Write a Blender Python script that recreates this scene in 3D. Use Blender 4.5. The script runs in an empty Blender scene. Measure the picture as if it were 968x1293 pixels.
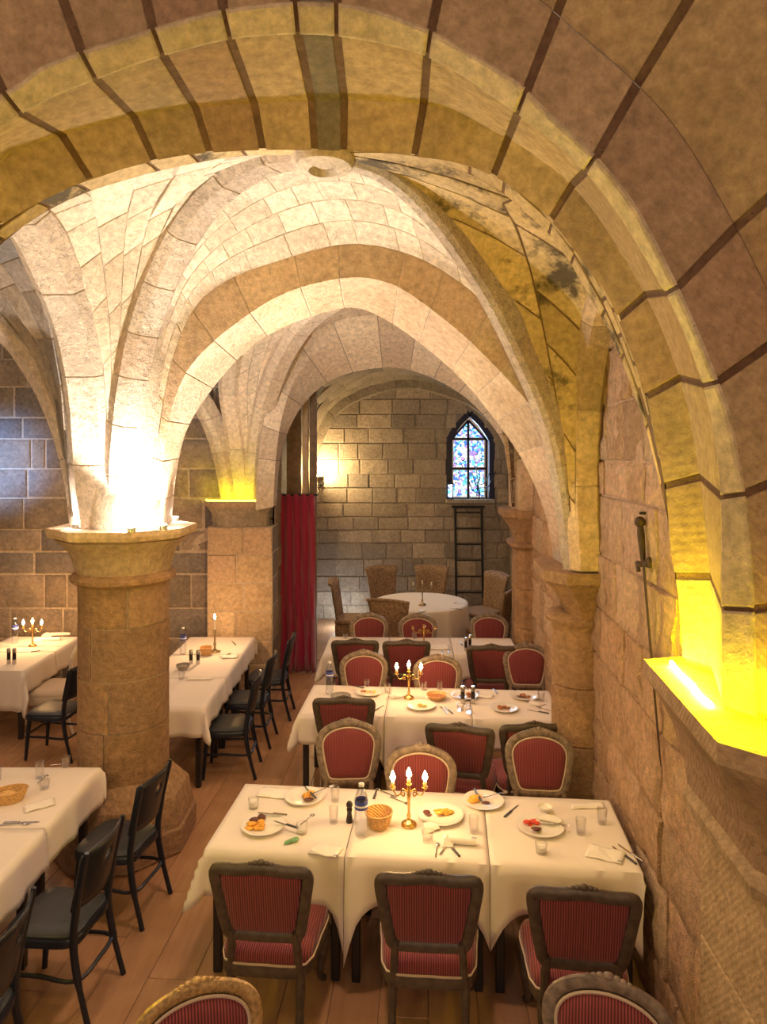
import bpy, bmesh, math, random
from mathutils import Vector, Matrix, noise

# ------------------------------------------------------------------ camera, world, exposure
SC = bpy.context.scene
COL = SC.collection
PI = math.pi
F, HX, HY, CZ = 870.0, 484.0, 575.0, 3.05      # focal length in photo pixels, horizon point, eye height

cam = bpy.data.cameras.new('camera')
cam.sensor_fit = 'VERTICAL'
cam.sensor_height = 36.0
cam.lens = 36.0 * F / 1293.0
cam.shift_y = -(646.5 - HY) / 1293.0
cam.clip_start = 0.05
cam_ob = bpy.data.objects.new('camera', cam)
cam_ob.location = (0, 0, CZ)
cam_ob.rotation_euler = (PI / 2, 0, 0)
COL.objects.link(cam_ob)
SC.camera = cam_ob

world = bpy.data.worlds.new('world')
SC.world = world
world.use_nodes = True
world.node_tree.nodes['Background'].inputs[0].default_value = (1.0, 0.72, 0.50, 1)
world.node_tree.nodes['Background'].inputs[1].default_value = 0.20
SC.view_settings.view_transform = 'Standard'
SC.view_settings.look = 'None'
SC.view_settings.gamma = 1.0
SC.view_settings.use_curve_mapping = False
SC.view_settings.exposure = 0.85


def lamp(name, kind, loc, power, color, parent=None, radius=0.05, spot=None, target=None, blend=0.6):
    l = bpy.data.lights.new(name, kind)
    l.energy = power
    l.color = color
    if kind in ('POINT', 'SPOT'):
        l.shadow_soft_size = radius
    if kind == 'SPOT':
        l.spot_size = math.radians(spot)
        l.spot_blend = blend
    o = bpy.data.objects.new(name, l)
    o.location = loc
    if target is not None:
        d = Vector(target) - Vector(loc)
        o.rotation_euler = d.to_track_quat('-Z', 'Y').to_euler()
    COL.objects.link(o)
    if parent:
        o.parent = parent
    return o


# added warm fill without fittings, standing in for the restaurant's lighting behind the viewer
for (x, y, z, p) in ((-1.9, -1.3, 3.55, 60), (0.6, -1.5, 3.5, 60), (-4.6, 1.6, 4.0, 90)):
    lamp('room_fill_light', 'POINT', (x, y, z), p, (1.0, 0.60, 0.34), radius=0.35)
# added warm fill spots under the vault, unseen and without fittings
SPOTS = ((-0.35, 3.75, 4.3, 88), (0.55, 6.9, 4.2, 40), (-3.2, 5.6, 4.2, 55), (-4.4, 8.0, 4.2, 40), (0.4, 10.6, 4.0, 34))
for (x, y, z, p) in SPOTS:
    lamp('vault_fill_light', 'SPOT', (x, y, z), p, (1.0, 0.64, 0.42), radius=0.18, spot=128, target=(x, y, 0), blend=0.9)

rng = random.Random(11)


# ------------------------------------------------------------------ coordinates
def at(px, py, Y):
    return Vector(((px - HX) * Y / F, Y, CZ - (py - HY) * Y / F))


def onz(px, py, z):
    Y = F * (CZ - z) / (py - HY)
    return Vector(((px - HX) * Y / F, Y, z))


# ------------------------------------------------------------------ materials
MATS = {}


def new_mat(name):
    m = bpy.data.materials.new(name)
    m.use_nodes = True
    nt = m.node_tree
    b = nt.nodes['Principled BSDF']
    MATS[name] = m
    return m, nt, b


def N(nt, kind, **kw):
    n = nt.nodes.new(kind)
    for k, v in kw.items():
        setattr(n, k, v)
    return n


def plain(name, col, rough=0.5, metal=0.0, emit=None, estr=0.0, bump=0.0, bscale=40, vary=0.0, sheen=0.0):
    m, nt, b = new_mat(name)
    b.inputs['Base Color'].default_value = (*col, 1)
    b.inputs['Roughness'].default_value = rough
    b.inputs['Metallic'].default_value = metal
    if sheen:
        b.inputs['Sheen Weight'].default_value = sheen
    if emit:
        b.inputs['Emission Color'].default_value = (*emit, 1)
        b.inputs['Emission Strength'].default_value = estr
    tc = N(nt, 'ShaderNodeTexCoord')
    nz = N(nt, 'ShaderNodeTexNoise')
    nz.inputs['Scale'].default_value = bscale
    nz.inputs['Detail'].default_value = 5
    nt.links.new(tc.outputs['Object'], nz.inputs['Vector'])
    if vary:
        mx = N(nt, 'ShaderNodeMix', data_type='RGBA', blend_type='MULTIPLY')
        mx.inputs[0].default_value = 1.0
        mx.inputs[6].default_value = (*col, 1)
        rp = N(nt, 'ShaderNodeMapRange')
        rp.inputs[1].default_value = 0.3
        rp.inputs[2].default_value = 0.7
        rp.inputs[3].default_value = 1 - vary
        rp.inputs[4].default_value = 1 + vary
        nt.links.new(nz.outputs['Fac'], rp.inputs[0])
        nt.links.new(rp.outputs[0], mx.inputs[7])
        nt.links.new(mx.outputs[2], b.inputs['Base Color'])
    if bump:
        bp = N(nt, 'ShaderNodeBump')
        bp.inputs['Strength'].default_value = bump
        bp.inputs['Distance'].default_value = 0.01
        nt.links.new(nz.outputs['Fac'], bp.inputs['Height'])
        nt.links.new(bp.outputs[0], b.inputs['Normal'])
    return m


def stone(name, ca, cb, cc, bump=0.5, rough=0.85, vary=0.16, pits=0.35, tool=0.0, soot=0.0, bd=0.022):
    """sandy limestone: tint differs from block to block, patchy weathering, pits and tool marks"""
    m, nt, b = new_mat(name)
    L = nt.links.new
    tc = N(nt, 'ShaderNodeTexCoord')
    oi = N(nt, 'ShaderNodeObjectInfo')
    off = N(nt, 'ShaderNodeVectorMath', operation='SCALE')
    L(oi.outputs['Random'], off.inputs['Scale'])
    off.inputs[0].default_value = (37, 53, 71)
    vec = N(nt, 'ShaderNodeVectorMath', operation='ADD')
    L(tc.outputs['Object'], vec.inputs[0])
    L(off.outputs[0], vec.inputs[1])

    def noise(scale, detail, rough_=0.6):
        n = N(nt, 'ShaderNodeTexNoise')
        n.inputs['Scale'].default_value = scale
        n.inputs['Detail'].default_value = detail
        n.inputs['Roughness'].default_value = rough_
        L(vec.outputs[0], n.inputs['Vector'])
        return n
    n1, n2, n3 = noise(2.6, 5, 0.65), noise(22, 8, 0.7), noise(95, 4, 0.6)
    r1 = N(nt, 'ShaderNodeValToRGB')
    r1.color_ramp.elements[0].position = 0.36
    r1.color_ramp.elements[0].color = (*ca, 1)
    r1.color_ramp.elements[1].position = 0.66
    r1.color_ramp.elements[1].color = (*cb, 1)
    L(n1.outputs['Fac'], r1.inputs[0])
    mixb = N(nt, 'ShaderNodeMix', data_type='RGBA')
    L(r1.outputs[0], mixb.inputs[6])
    mixb.inputs[7].default_value = (*cc, 1)
    rb = N(nt, 'ShaderNodeMapRange')
    rb.inputs[1].default_value, rb.inputs[2].default_value = 0.45, 1.0
    rb.inputs[3].default_value, rb.inputs[4].default_value = 0.0, 0.85
    L(oi.outputs['Random'], rb.inputs[0])
    L(rb.outputs[0], mixb.inputs[0])
    hsv = N(nt, 'ShaderNodeHueSaturation')
    L(mixb.outputs[2], hsv.inputs['Color'])
    # value = random block tone x fine grain
    ml = N(nt, 'ShaderNodeMath', operation='MULTIPLY_ADD')
    L(oi.outputs['Random'], ml.inputs[0])
    ml.inputs[1].default_value = 7.31
    ml.inputs[2].default_value = 0.0
    fr = N(nt, 'ShaderNodeMath', operation='FRACT')
    L(ml.outputs[0], fr.inputs[0])
    rv = N(nt, 'ShaderNodeMapRange')
    rv.inputs[3].default_value, rv.inputs[4].default_value = 1 - vary, 1 + vary
    L(fr.outputs[0], rv.inputs[0])
    rg = N(nt, 'ShaderNodeMapRange')
    rg.inputs[1].default_value, rg.inputs[2].default_value = 0.28, 0.72
    rg.inputs[3].default_value, rg.inputs[4].default_value = 0.62, 1.32
    L(n2.outputs['Fac'], rg.inputs[0])
    mv = N(nt, 'ShaderNodeMath', operation='MULTIPLY')
    L(rv.outputs[0], mv.inputs[0])
    L(rg.outputs[0], mv.inputs[1])
    # pits
    vo = N(nt, 'ShaderNodeTexVoronoi')
    vo.inputs['Scale'].default_value = 46
    L(vec.outputs[0], vo.inputs['Vector'])
    rpit = N(nt, 'ShaderNodeMapRange')
    rpit.inputs[1].default_value, rpit.inputs[2].default_value = 0.04, 0.20
    rpit.inputs[3].default_value, rpit.inputs[4].default_value = 1 - pits, 1.0
    L(vo.outputs['Distance'], rpit.inputs[0])
    sel = N(nt, 'ShaderNodeMapRange')
    sel.inputs[1].default_value, sel.inputs[2].default_value = 0.48, 0.58
    L(n1.outputs['Fac'], sel.inputs[0])
    mp = N(nt, 'ShaderNodeMix')
    L(sel.outputs[0], mp.inputs[0])
    mp.inputs[2].default_value = 1.0
    L(rpit.outputs[0], mp.inputs[3])
    mv2 = N(nt, 'ShaderNodeMath', operation='MULTIPLY')
    L(mv.outputs[0], mv2.inputs[0])
    L(mp.outputs[0], mv2.inputs[1])
    L(mv2.outputs[0], hsv.inputs['Value'])
    last = hsv.outputs[0]
    if soot:
        n4 = noise(1.7, 7, 0.7)
        rs = N(nt, 'ShaderNodeMapRange')
        rs.inputs[1].default_value, rs.inputs[2].default_value = 0.52, 0.60
        rs.inputs[4].default_value = soot
        L(n4.outputs['Fac'], rs.inputs[0])
        ms = N(nt, 'ShaderNodeMix', data_type='RGBA')
        L(rs.outputs[0], ms.inputs[0])
        L(last, ms.inputs[6])
        ms.inputs[7].default_value = (0.05, 0.04, 0.03, 1)
        last = ms.outputs[2]
    L(last, b.inputs['Base Color'])
    b.inputs['Roughness'].default_value = rough
    b.inputs['Specular IOR Level'].default_value = 0.25
    # relief
    ad = N(nt, 'ShaderNodeMath', operation='MULTIPLY_ADD')
    L(n3.outputs['Fac'], ad.inputs[0])
    ad.inputs[1].default_value = 0.35
    L(n2.outputs['Fac'], ad.inputs[2])
    ad2 = N(nt, 'ShaderNodeMath', operation='MULTIPLY_ADD')
    L(mp.outputs[0], ad2.inputs[0])
    ad2.inputs[1].default_value = 0.6
    L(ad.outputs[0], ad2.inputs[2])
    hlast = ad2.outputs[0]
    if tool:
        wv = N(nt, 'ShaderNodeTexWave', wave_type='BANDS', bands_direction='DIAGONAL')
        wv.inputs['Scale'].default_value = 18
        wv.inputs['Distortion'].default_value = 3.0
        wv.inputs['Detail'].default_value = 2
        L(vec.outputs[0], wv.inputs['Vector'])
        ad3 = N(nt, 'ShaderNodeMath', operation='MULTIPLY_ADD')
        L(wv.outputs['Fac'], ad3.inputs[0])
        ad3.inputs[1].default_value = tool
        L(hlast, ad3.inputs[2])
        hlast = ad3.outputs[0]
    bp = N(nt, 'ShaderNodeBump')
    bp.inputs['Strength'].default_value = bump
    bp.inputs['Distance'].default_value = bd
    L(hlast, bp.inputs['Height'])
    L(bp.outputs[0], b.inputs['Normal'])
    return m


stone('tan', (0.52, 0.37, 0.23), (0.66, 0.50, 0.33), (0.47, 0.33, 0.23), bump=0.7)
stone('arch', (0.40, 0.285, 0.175), (0.50, 0.365, 0.23), (0.38, 0.245, 0.165), bump=0.55, tool=0.15, vary=0.10, pits=0.2)
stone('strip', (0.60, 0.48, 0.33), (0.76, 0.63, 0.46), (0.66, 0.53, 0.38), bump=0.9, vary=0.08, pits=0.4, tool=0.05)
stone('pale', (0.70, 0.58, 0.45), (0.80, 0.69, 0.55), (0.66, 0.52, 0.40), bump=0.9, vary=0.10)
stone('ochre', (0.55, 0.40, 0.20), (0.63, 0.47, 0.27), (0.46, 0.33, 0.18), bump=0.4, soot=0.9, pits=0.2)
stone('grey', (0.36, 0.29, 0.22), (0.47, 0.38, 0.29), (0.30, 0.25, 0.21), bump=0.9, vary=0.2)
stone('rear', (0.27, 0.22, 0.18), (0.46, 0.35, 0.26), (0.22, 0.20, 0.20), bump=1.0, vary=0.22)
stone('rough', (0.56, 0.35, 0.21), (0.75, 0.51, 0.34), (0.78, 0.58, 0.42), bump=1.0, vary=0.14, pits=0.6, bd=0.05)
stone('column', (0.34, 0.21, 0.125), (0.60, 0.37, 0.19), (0.44, 0.28, 0.17), bump=1.0, vary=0.14, pits=0.6, bd=0.035)
stone('springer', (0.60, 0.48, 0.38), (0.74, 0.62, 0.50), (0.62, 0.47, 0.36), bump=1.0, vary=0.10, pits=0.6, bd=0.04)
stone('mortar_light', (0.50, 0.40, 0.31), (0.60, 0.49, 0.38), (0.56, 0.46, 0.36), bump=0.8, vary=0.05)
stone('mortar_grey', (0.34, 0.28, 0.23), (0.44, 0.37, 0.30), (0.40, 0.33, 0.27), bump=0.8, vary=0.05)
stone('mortar_dark', (0.15, 0.085, 0.05), (0.21, 0.13, 0.08), (0.2, 0.12, 0.07), bump=0.8, vary=0.05)
stone('chapel', (0.27, 0.22, 0.16), (0.38, 0.31, 0.23), (0.2, 0.17, 0.14), bump=0.8, vary=0.15)


def wood_plank():
    m, nt, b = new_mat('plank_wood')
    L = nt.links.new
    tc = N(nt, 'ShaderNodeTexCoord')
    oi = N(nt, 'ShaderNodeObjectInfo')
    off = N(nt, 'ShaderNodeVectorMath', operation='SCALE')
    off.inputs[0].default_value = (11, 23, 5)
    L(oi.outputs['Random'], off.inputs['Scale'])
    ad = N(nt, 'ShaderNodeVectorMath', operation='ADD')
    L(tc.outputs['Object'], ad.inputs[0])
    L(off.outputs[0], ad.inputs[1])
    mp = N(nt, 'ShaderNodeMapping')
    mp.inputs['Scale'].default_value = (14, 1.2, 1)
    L(ad.outputs[0], mp.inputs['Vector'])
    nz = N(nt, 'ShaderNodeTexNoise')
    nz.inputs['Scale'].default_value = 2.2
    nz.inputs['Detail'].default_value = 6
    L(mp.outputs[0], nz.inputs['Vector'])
    nb = N(nt, 'ShaderNodeTexNoise')
    nb.inputs['Scale'].default_value = 3.5
    L(ad.outputs[0], nb.inputs['Vector'])
    rp = N(nt, 'ShaderNodeValToRGB')
    rp.color_ramp.elements[0].color = (0.33, 0.17, 0.085, 1)
    rp.color_ramp.elements[1].color = (0.50, 0.29, 0.155, 1)
    rp.color_ramp.elements[0].position = 0.3
    rp.color_ramp.elements[1].position = 0.75
    mx = N(nt, 'ShaderNodeMath', operation='MULTIPLY_ADD')
    L(nz.outputs['Fac'], mx.inputs[0])
    mx.inputs[1].default_value = 0.5
    sc = N(nt, 'ShaderNodeMath', operation='MULTIPLY')
    L(nb.outputs['Fac'], sc.inputs[0])
    sc.inputs[1].default_value = 0.5
    L(sc.outputs[0], mx.inputs[2])
    L(mx.outputs[0], rp.inputs[0])
    hs = N(nt, 'ShaderNodeHueSaturation')
    L(rp.outputs[0], hs.inputs['Color'])
    rv = N(nt, 'ShaderNodeMapRange')
    rv.inputs[3].default_value, rv.inputs[4].default_value = 0.88, 1.12
    L(oi.outputs['Random'], rv.inputs[0])
    L(rv.outputs[0], hs.inputs['Value'])
    L(hs.outputs[0], b.inputs['Base Color'])
    b.inputs['Roughness'].default_value = 0.42
    bp = N(nt, 'ShaderNodeBump')
    bp.inputs['Strength'].default_value = 0.12
    L(nz.outputs['Fac'], bp.inputs['Height'])
    L(bp.outputs[0], b.inputs['Normal'])


wood_plank()


def striped(name, ca, cb, scale=26):
    m, nt, b = new_mat(name)
    L = nt.links.new
    tc = N(nt, 'ShaderNodeTexCoord')
    wv = N(nt, 'ShaderNodeTexWave', wave_type='BANDS', bands_direction='X')
    wv.inputs['Scale'].default_value = scale
    wv.inputs['Distortion'].default_value = 0.15
    L(tc.outputs['Object'], wv.inputs['Vector'])
    rp = N(nt, 'ShaderNodeValToRGB')
    rp.color_ramp.elements[0].color = (*ca, 1)
    rp.color_ramp.elements[1].color = (*cb, 1)
    rp.color_ramp.elements[0].position = 0.35
    rp.color_ramp.elements[1].position = 0.9
    L(wv.outputs['Fac'], rp.inputs[0])
    L(rp.outputs[0], b.inputs['Base Color'])
    b.inputs['Roughness'].default_value = 0.8
    b.inputs['Sheen Weight'].default_value = 0.3
    bp = N(nt, 'ShaderNodeBump')
    bp.inputs['Strength'].default_value = 0.2
    bp.inputs['Distance'].default_value = 0.003
    L(wv.outputs['Fac'], bp.inputs['Height'])
    L(bp.outputs[0], b.inputs['Normal'])


striped('red_fabric', (0.095, 0.010, 0.015), (0.31, 0.055, 0.060))
plain('cream_fabric', (0.62, 0.50, 0.38), 0.8, bump=0.2, bscale=90)
plain('frame_taupe', (0.085, 0.062, 0.048), 0.42, bump=0.1, bscale=25, vary=0.35)
plain('frame_silver', (0.21, 0.16, 0.125), 0.40, bump=0.15, bscale=30, vary=0.45)
plain('frame_gilt', (0.50, 0.33, 0.14), 0.38, metal=0.35, bump=0.35, bscale=55, vary=0.4)
plain('frame_cream', (0.66, 0.56, 0.46), 0.5, bump=0.2, bscale=60, vary=0.15)
plain('piping', (0.58, 0.46, 0.36), 0.7)
plain('black_wood', (0.010, 0.014, 0.028), 0.32, bump=0.05)
plain('black_pad', (0.028, 0.032, 0.044), 0.45, bump=0.1, bscale=120)
plain('table_leg', (0.018, 0.016, 0.020), 0.35)
plain('cloth', (0.82, 0.745, 0.69), 0.85, bump=0.12, bscale=9, sheen=0.2)
plain('cloth_b', (0.80, 0.74, 0.66), 0.85, bump=0.12, bscale=8, sheen=0.2)
plain('napkin', (0.88, 0.84, 0.78), 0.85, bump=0.2, bscale=50)
plain('print_blue', (0.06, 0.07, 0.28), 0.7)
plain('china', (0.86, 0.83, 0.78), 0.18)
plain('steel', (0.55, 0.53, 0.50), 0.22, metal=1.0)
plain('steel_dark', (0.05, 0.05, 0.055), 0.35)
plain('gold', (0.80, 0.52, 0.18), 0.25, metal=0.9)
plain('brass_dull', (0.42, 0.33, 0.20), 0.35, metal=0.8)
plain('wax', (0.90, 0.82, 0.66), 0.5)
plain('flame', (1, 0.8, 0.4), 0.5, emit=(1.0, 0.66, 0.25), estr=60)
plain('flame_core', (1, 0.9, 0.6), 0.5, emit=(1.0, 0.80, 0.45), estr=40)
plain('potato', (0.85, 0.42, 0.06), 0.55, bump=0.4, bscale=60, vary=0.25)
plain('meat', (0.13, 0.045, 0.03), 0.5, bump=0.5, bscale=60, vary=0.3)
plain('tomato', (0.70, 0.06, 0.03), 0.35)
plain('stew', (0.45, 0.17, 0.06), 0.5, bump=0.6, bscale=70, vary=0.4)
plain('yoghurt', (0.88, 0.85, 0.78), 0.5)
plain('butter', (0.85, 0.66, 0.22), 0.45)
plain('green_foil', (0.22, 0.48, 0.20), 0.35, metal=0.3, bump=0.6, bscale=60, vary=0.3)
plain('wicker', (0.66, 0.40, 0.16), 0.6, bump=0.6, bscale=70, vary=0.25)
plain('bread', (0.72, 0.45, 0.18), 0.8, bump=0.6, bscale=50, vary=0.3)
plain('rattan', (0.29, 0.185, 0.11), 0.7, bump=1.0, bscale=38, vary=0.5)
plain('mill_wood', (0.018, 0.012, 0.012), 0.25)
plain('iron', (0.012, 0.012, 0.014), 0.5, metal=0.3)
plain('rust', (0.055, 0.032, 0.022), 0.55, metal=0.5, bump=0.4, vary=0.3)
plain('label_blue', (0.07, 0.10, 0.42), 0.5)
plain('cap_white', (0.85, 0.85, 0.85), 0.4)
plain('curtain', (0.34, 0.005, 0.055), 0.75, bump=0.15, bscale=60, sheen=0.5)
plain('oak_post', (0.20, 0.13, 0.075), 0.6, bump=0.4, bscale=14, vary=0.25)
plain('oak_pale', (0.52, 0.38, 0.24), 0.6, bump=0.3, bscale=14, vary=0.15)
plain('dark_void', (0.012, 0.010, 0.009), 0.9)
plain('led_white', (1, 1, 1), 0.4, emit=(1.0, 0.90, 0.74), estr=60)
plain('led_yellow', (1, 0.9, 0.1), 0.4, emit=(1.0, 0.92, 0.30), estr=22)
plain('led_dim', (1, 0.9, 0.1), 0.4, emit=(1.0, 0.86, 0.05), estr=5)
plain('lamp_warm', (1, 0.9, 0.6), 0.4, emit=(1.0, 0.78, 0.36), estr=30)
plain('alu', (0.5, 0.5, 0.5), 0.35, metal=0.9)
plain('lead_frame', (0.012, 0.013, 0.05), 0.4)
plain('wire', (0.25, 0.20, 0.12), 0.5)
plain('grey_dish', (0.30, 0.27, 0.24), 0.5, bump=0.5, bscale=60, vary=0.3)


def glass(name, tint=(0.97, 0.97, 0.97), gloss=0.16):
    m = bpy.data.materials.new(name)
    m.use_nodes = True
    nt = m.node_tree
    nt.nodes.remove(nt.nodes['Principled BSDF'])
    out = nt.nodes['Material Output']
    tr = N(nt, 'ShaderNodeBsdfTransparent')
    tr.inputs[0].default_value = (*tint, 1)
    gl = N(nt, 'ShaderNodeBsdfGlossy')
    gl.inputs['Roughness'].default_value = 0.06
    lw = N(nt, 'ShaderNodeLayerWeight')
    lw.inputs['Blend'].default_value = 0.28
    ad = N(nt, 'ShaderNodeMath', operation='ADD')
    ad.use_clamp = True
    nt.links.new(lw.outputs['Facing'], ad.inputs[0])
    ad.inputs[1].default_value = gloss * 0.3
    mu = N(nt, 'ShaderNodeMath', operation='MULTIPLY')
    nt.links.new(ad.outputs[0], mu.inputs[0])
    mu.inputs[1].default_value = 0.75
    mx = N(nt, 'ShaderNodeMixShader')
    nt.links.new(mu.outputs[0], mx.inputs[0])
    nt.links.new(tr.outputs[0], mx.inputs[1])
    nt.links.new(gl.outputs[0], mx.inputs[2])
    nt.links.new(mx.outputs[0], out.inputs[0])
    MATS[name] = m


glass('glass')
glass('plastic', (0.93, 0.95, 0.99), 0.3)


def stained():
    m, nt, b = new_mat('stained_glass')
    L = nt.links.new
    tc = N(nt, 'ShaderNodeTexCoord')
    vo = N(nt, 'ShaderNodeTexVoronoi')
    vo.inputs['Scale'].default_value = 22
    L(tc.outputs['Object'], vo.inputs['Vector'])
    sp = N(nt, 'ShaderNodeSeparateColor')
    L(vo.outputs['Color'], sp.inputs[0])
    rp = N(nt, 'ShaderNodeValToRGB')
    cr = rp.color_ramp
    cr.interpolation = 'CONSTANT'
    cols = [(0.0, (0.05, 0.16, 0.55)), (0.15, (0.75, 0.88, 1.0)), (0.36, (0.12, 0.62, 0.78)), (0.52, (0.95, 0.95, 1.0)), (0.70, (0.34, 0.22, 0.62)), (0.82, (0.40, 0.85, 0.95)), (0.95, (0.40, 0.25, 0.55))]
    cr.elements[0].color = (*cols[0][1], 1)
    cr.elements[1].position, cr.elements[1].color = cols[1][0], (*cols[1][1], 1)
    for p, c in cols[2:]:
        e = cr.elements.new(p)
        e.color = (*c, 1)
    L(sp.outputs[0], rp.inputs[0])
    ve = N(nt, 'ShaderNodeTexVoronoi', feature='DISTANCE_TO_EDGE')
    ve.inputs['Scale'].default_value = 22
    L(tc.outputs['Object'], ve.inputs['Vector'])
    st = N(nt, 'ShaderNodeMath', operation='GREATER_THAN')
    L(ve.outputs['Distance'], st.inputs[0])
    st.inputs[1].default_value = 0.05
    mul = N(nt, 'ShaderNodeMath', operation='MULTIPLY')
    L(st.outputs[0], mul.inputs[0])
    mul.inputs[1].default_value = 1.25
    b.inputs['Base Color'].default_value = (0.02, 0.02, 0.04, 1)
    b.inputs['Roughness'].default_value = 0.2
    L(rp.outputs[0], b.inputs['Emission Color'])
    L(mul.outputs[0], b.inputs['Emission Strength'])


stained()


# ------------------------------------------------------------------ mesh helpers
def link(o, parent=None):
    COL.objects.link(o)
    if parent is not None:
        o.parent = parent
    return o


def mesh_obj(name, verts, faces, mat, parent=None, smooth=None):
    me = bpy.data.meshes.new(name)
    me.from_pydata([tuple(v) for v in verts], [], faces)
    for mm in (mat if isinstance(mat, (list, tuple)) else [mat]):
        me.materials.append(MATS[mm])
    if smooth:
        me.polygons.foreach_set('use_smooth', [True] * len(me.polygons))
        me.set_sharp_from_angle(angle=math.radians(smooth))
    me.update()
    return link(bpy.data.objects.new(name, me), parent)


def tag(o, label=None, cat=None, group=None, kind=None):
    if label:
        o['label'] = label
    if cat:
        o['category'] = cat
    if group:
        o['group'] = group
    if kind:
        o['kind'] = kind
    return o


def empty(name, loc=(0, 0, 0), rz=0.0):
    o = bpy.data.objects.new(name, None)
    o.empty_display_size = 0.1
    o.location = loc
    o.rotation_euler = (0, 0, rz)
    return link(o)


def thing(name, label, cat, loc=(0, 0, 0), rz=0.0, group=None):
    return tag(empty(name, loc, rz), label, cat, group)


def copy_tree(o, parent=None):
    c = o.copy()
    link(c, parent)
    for ch in list(o.children):
        copy_tree(ch, c)
    return c


def place(proto, used, loc, rz, label, group=None):
    """first call moves the prototype itself, later calls move a copy with all its parts"""
    o = copy_tree(proto) if used.get(proto.name) else proto
    used[proto.name] = True
    o.location = loc
    o.rotation_euler = (0, 0, rz)
    o['label'] = label
    if group:
        o['group'] = group
    return o


USED = {}


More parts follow.
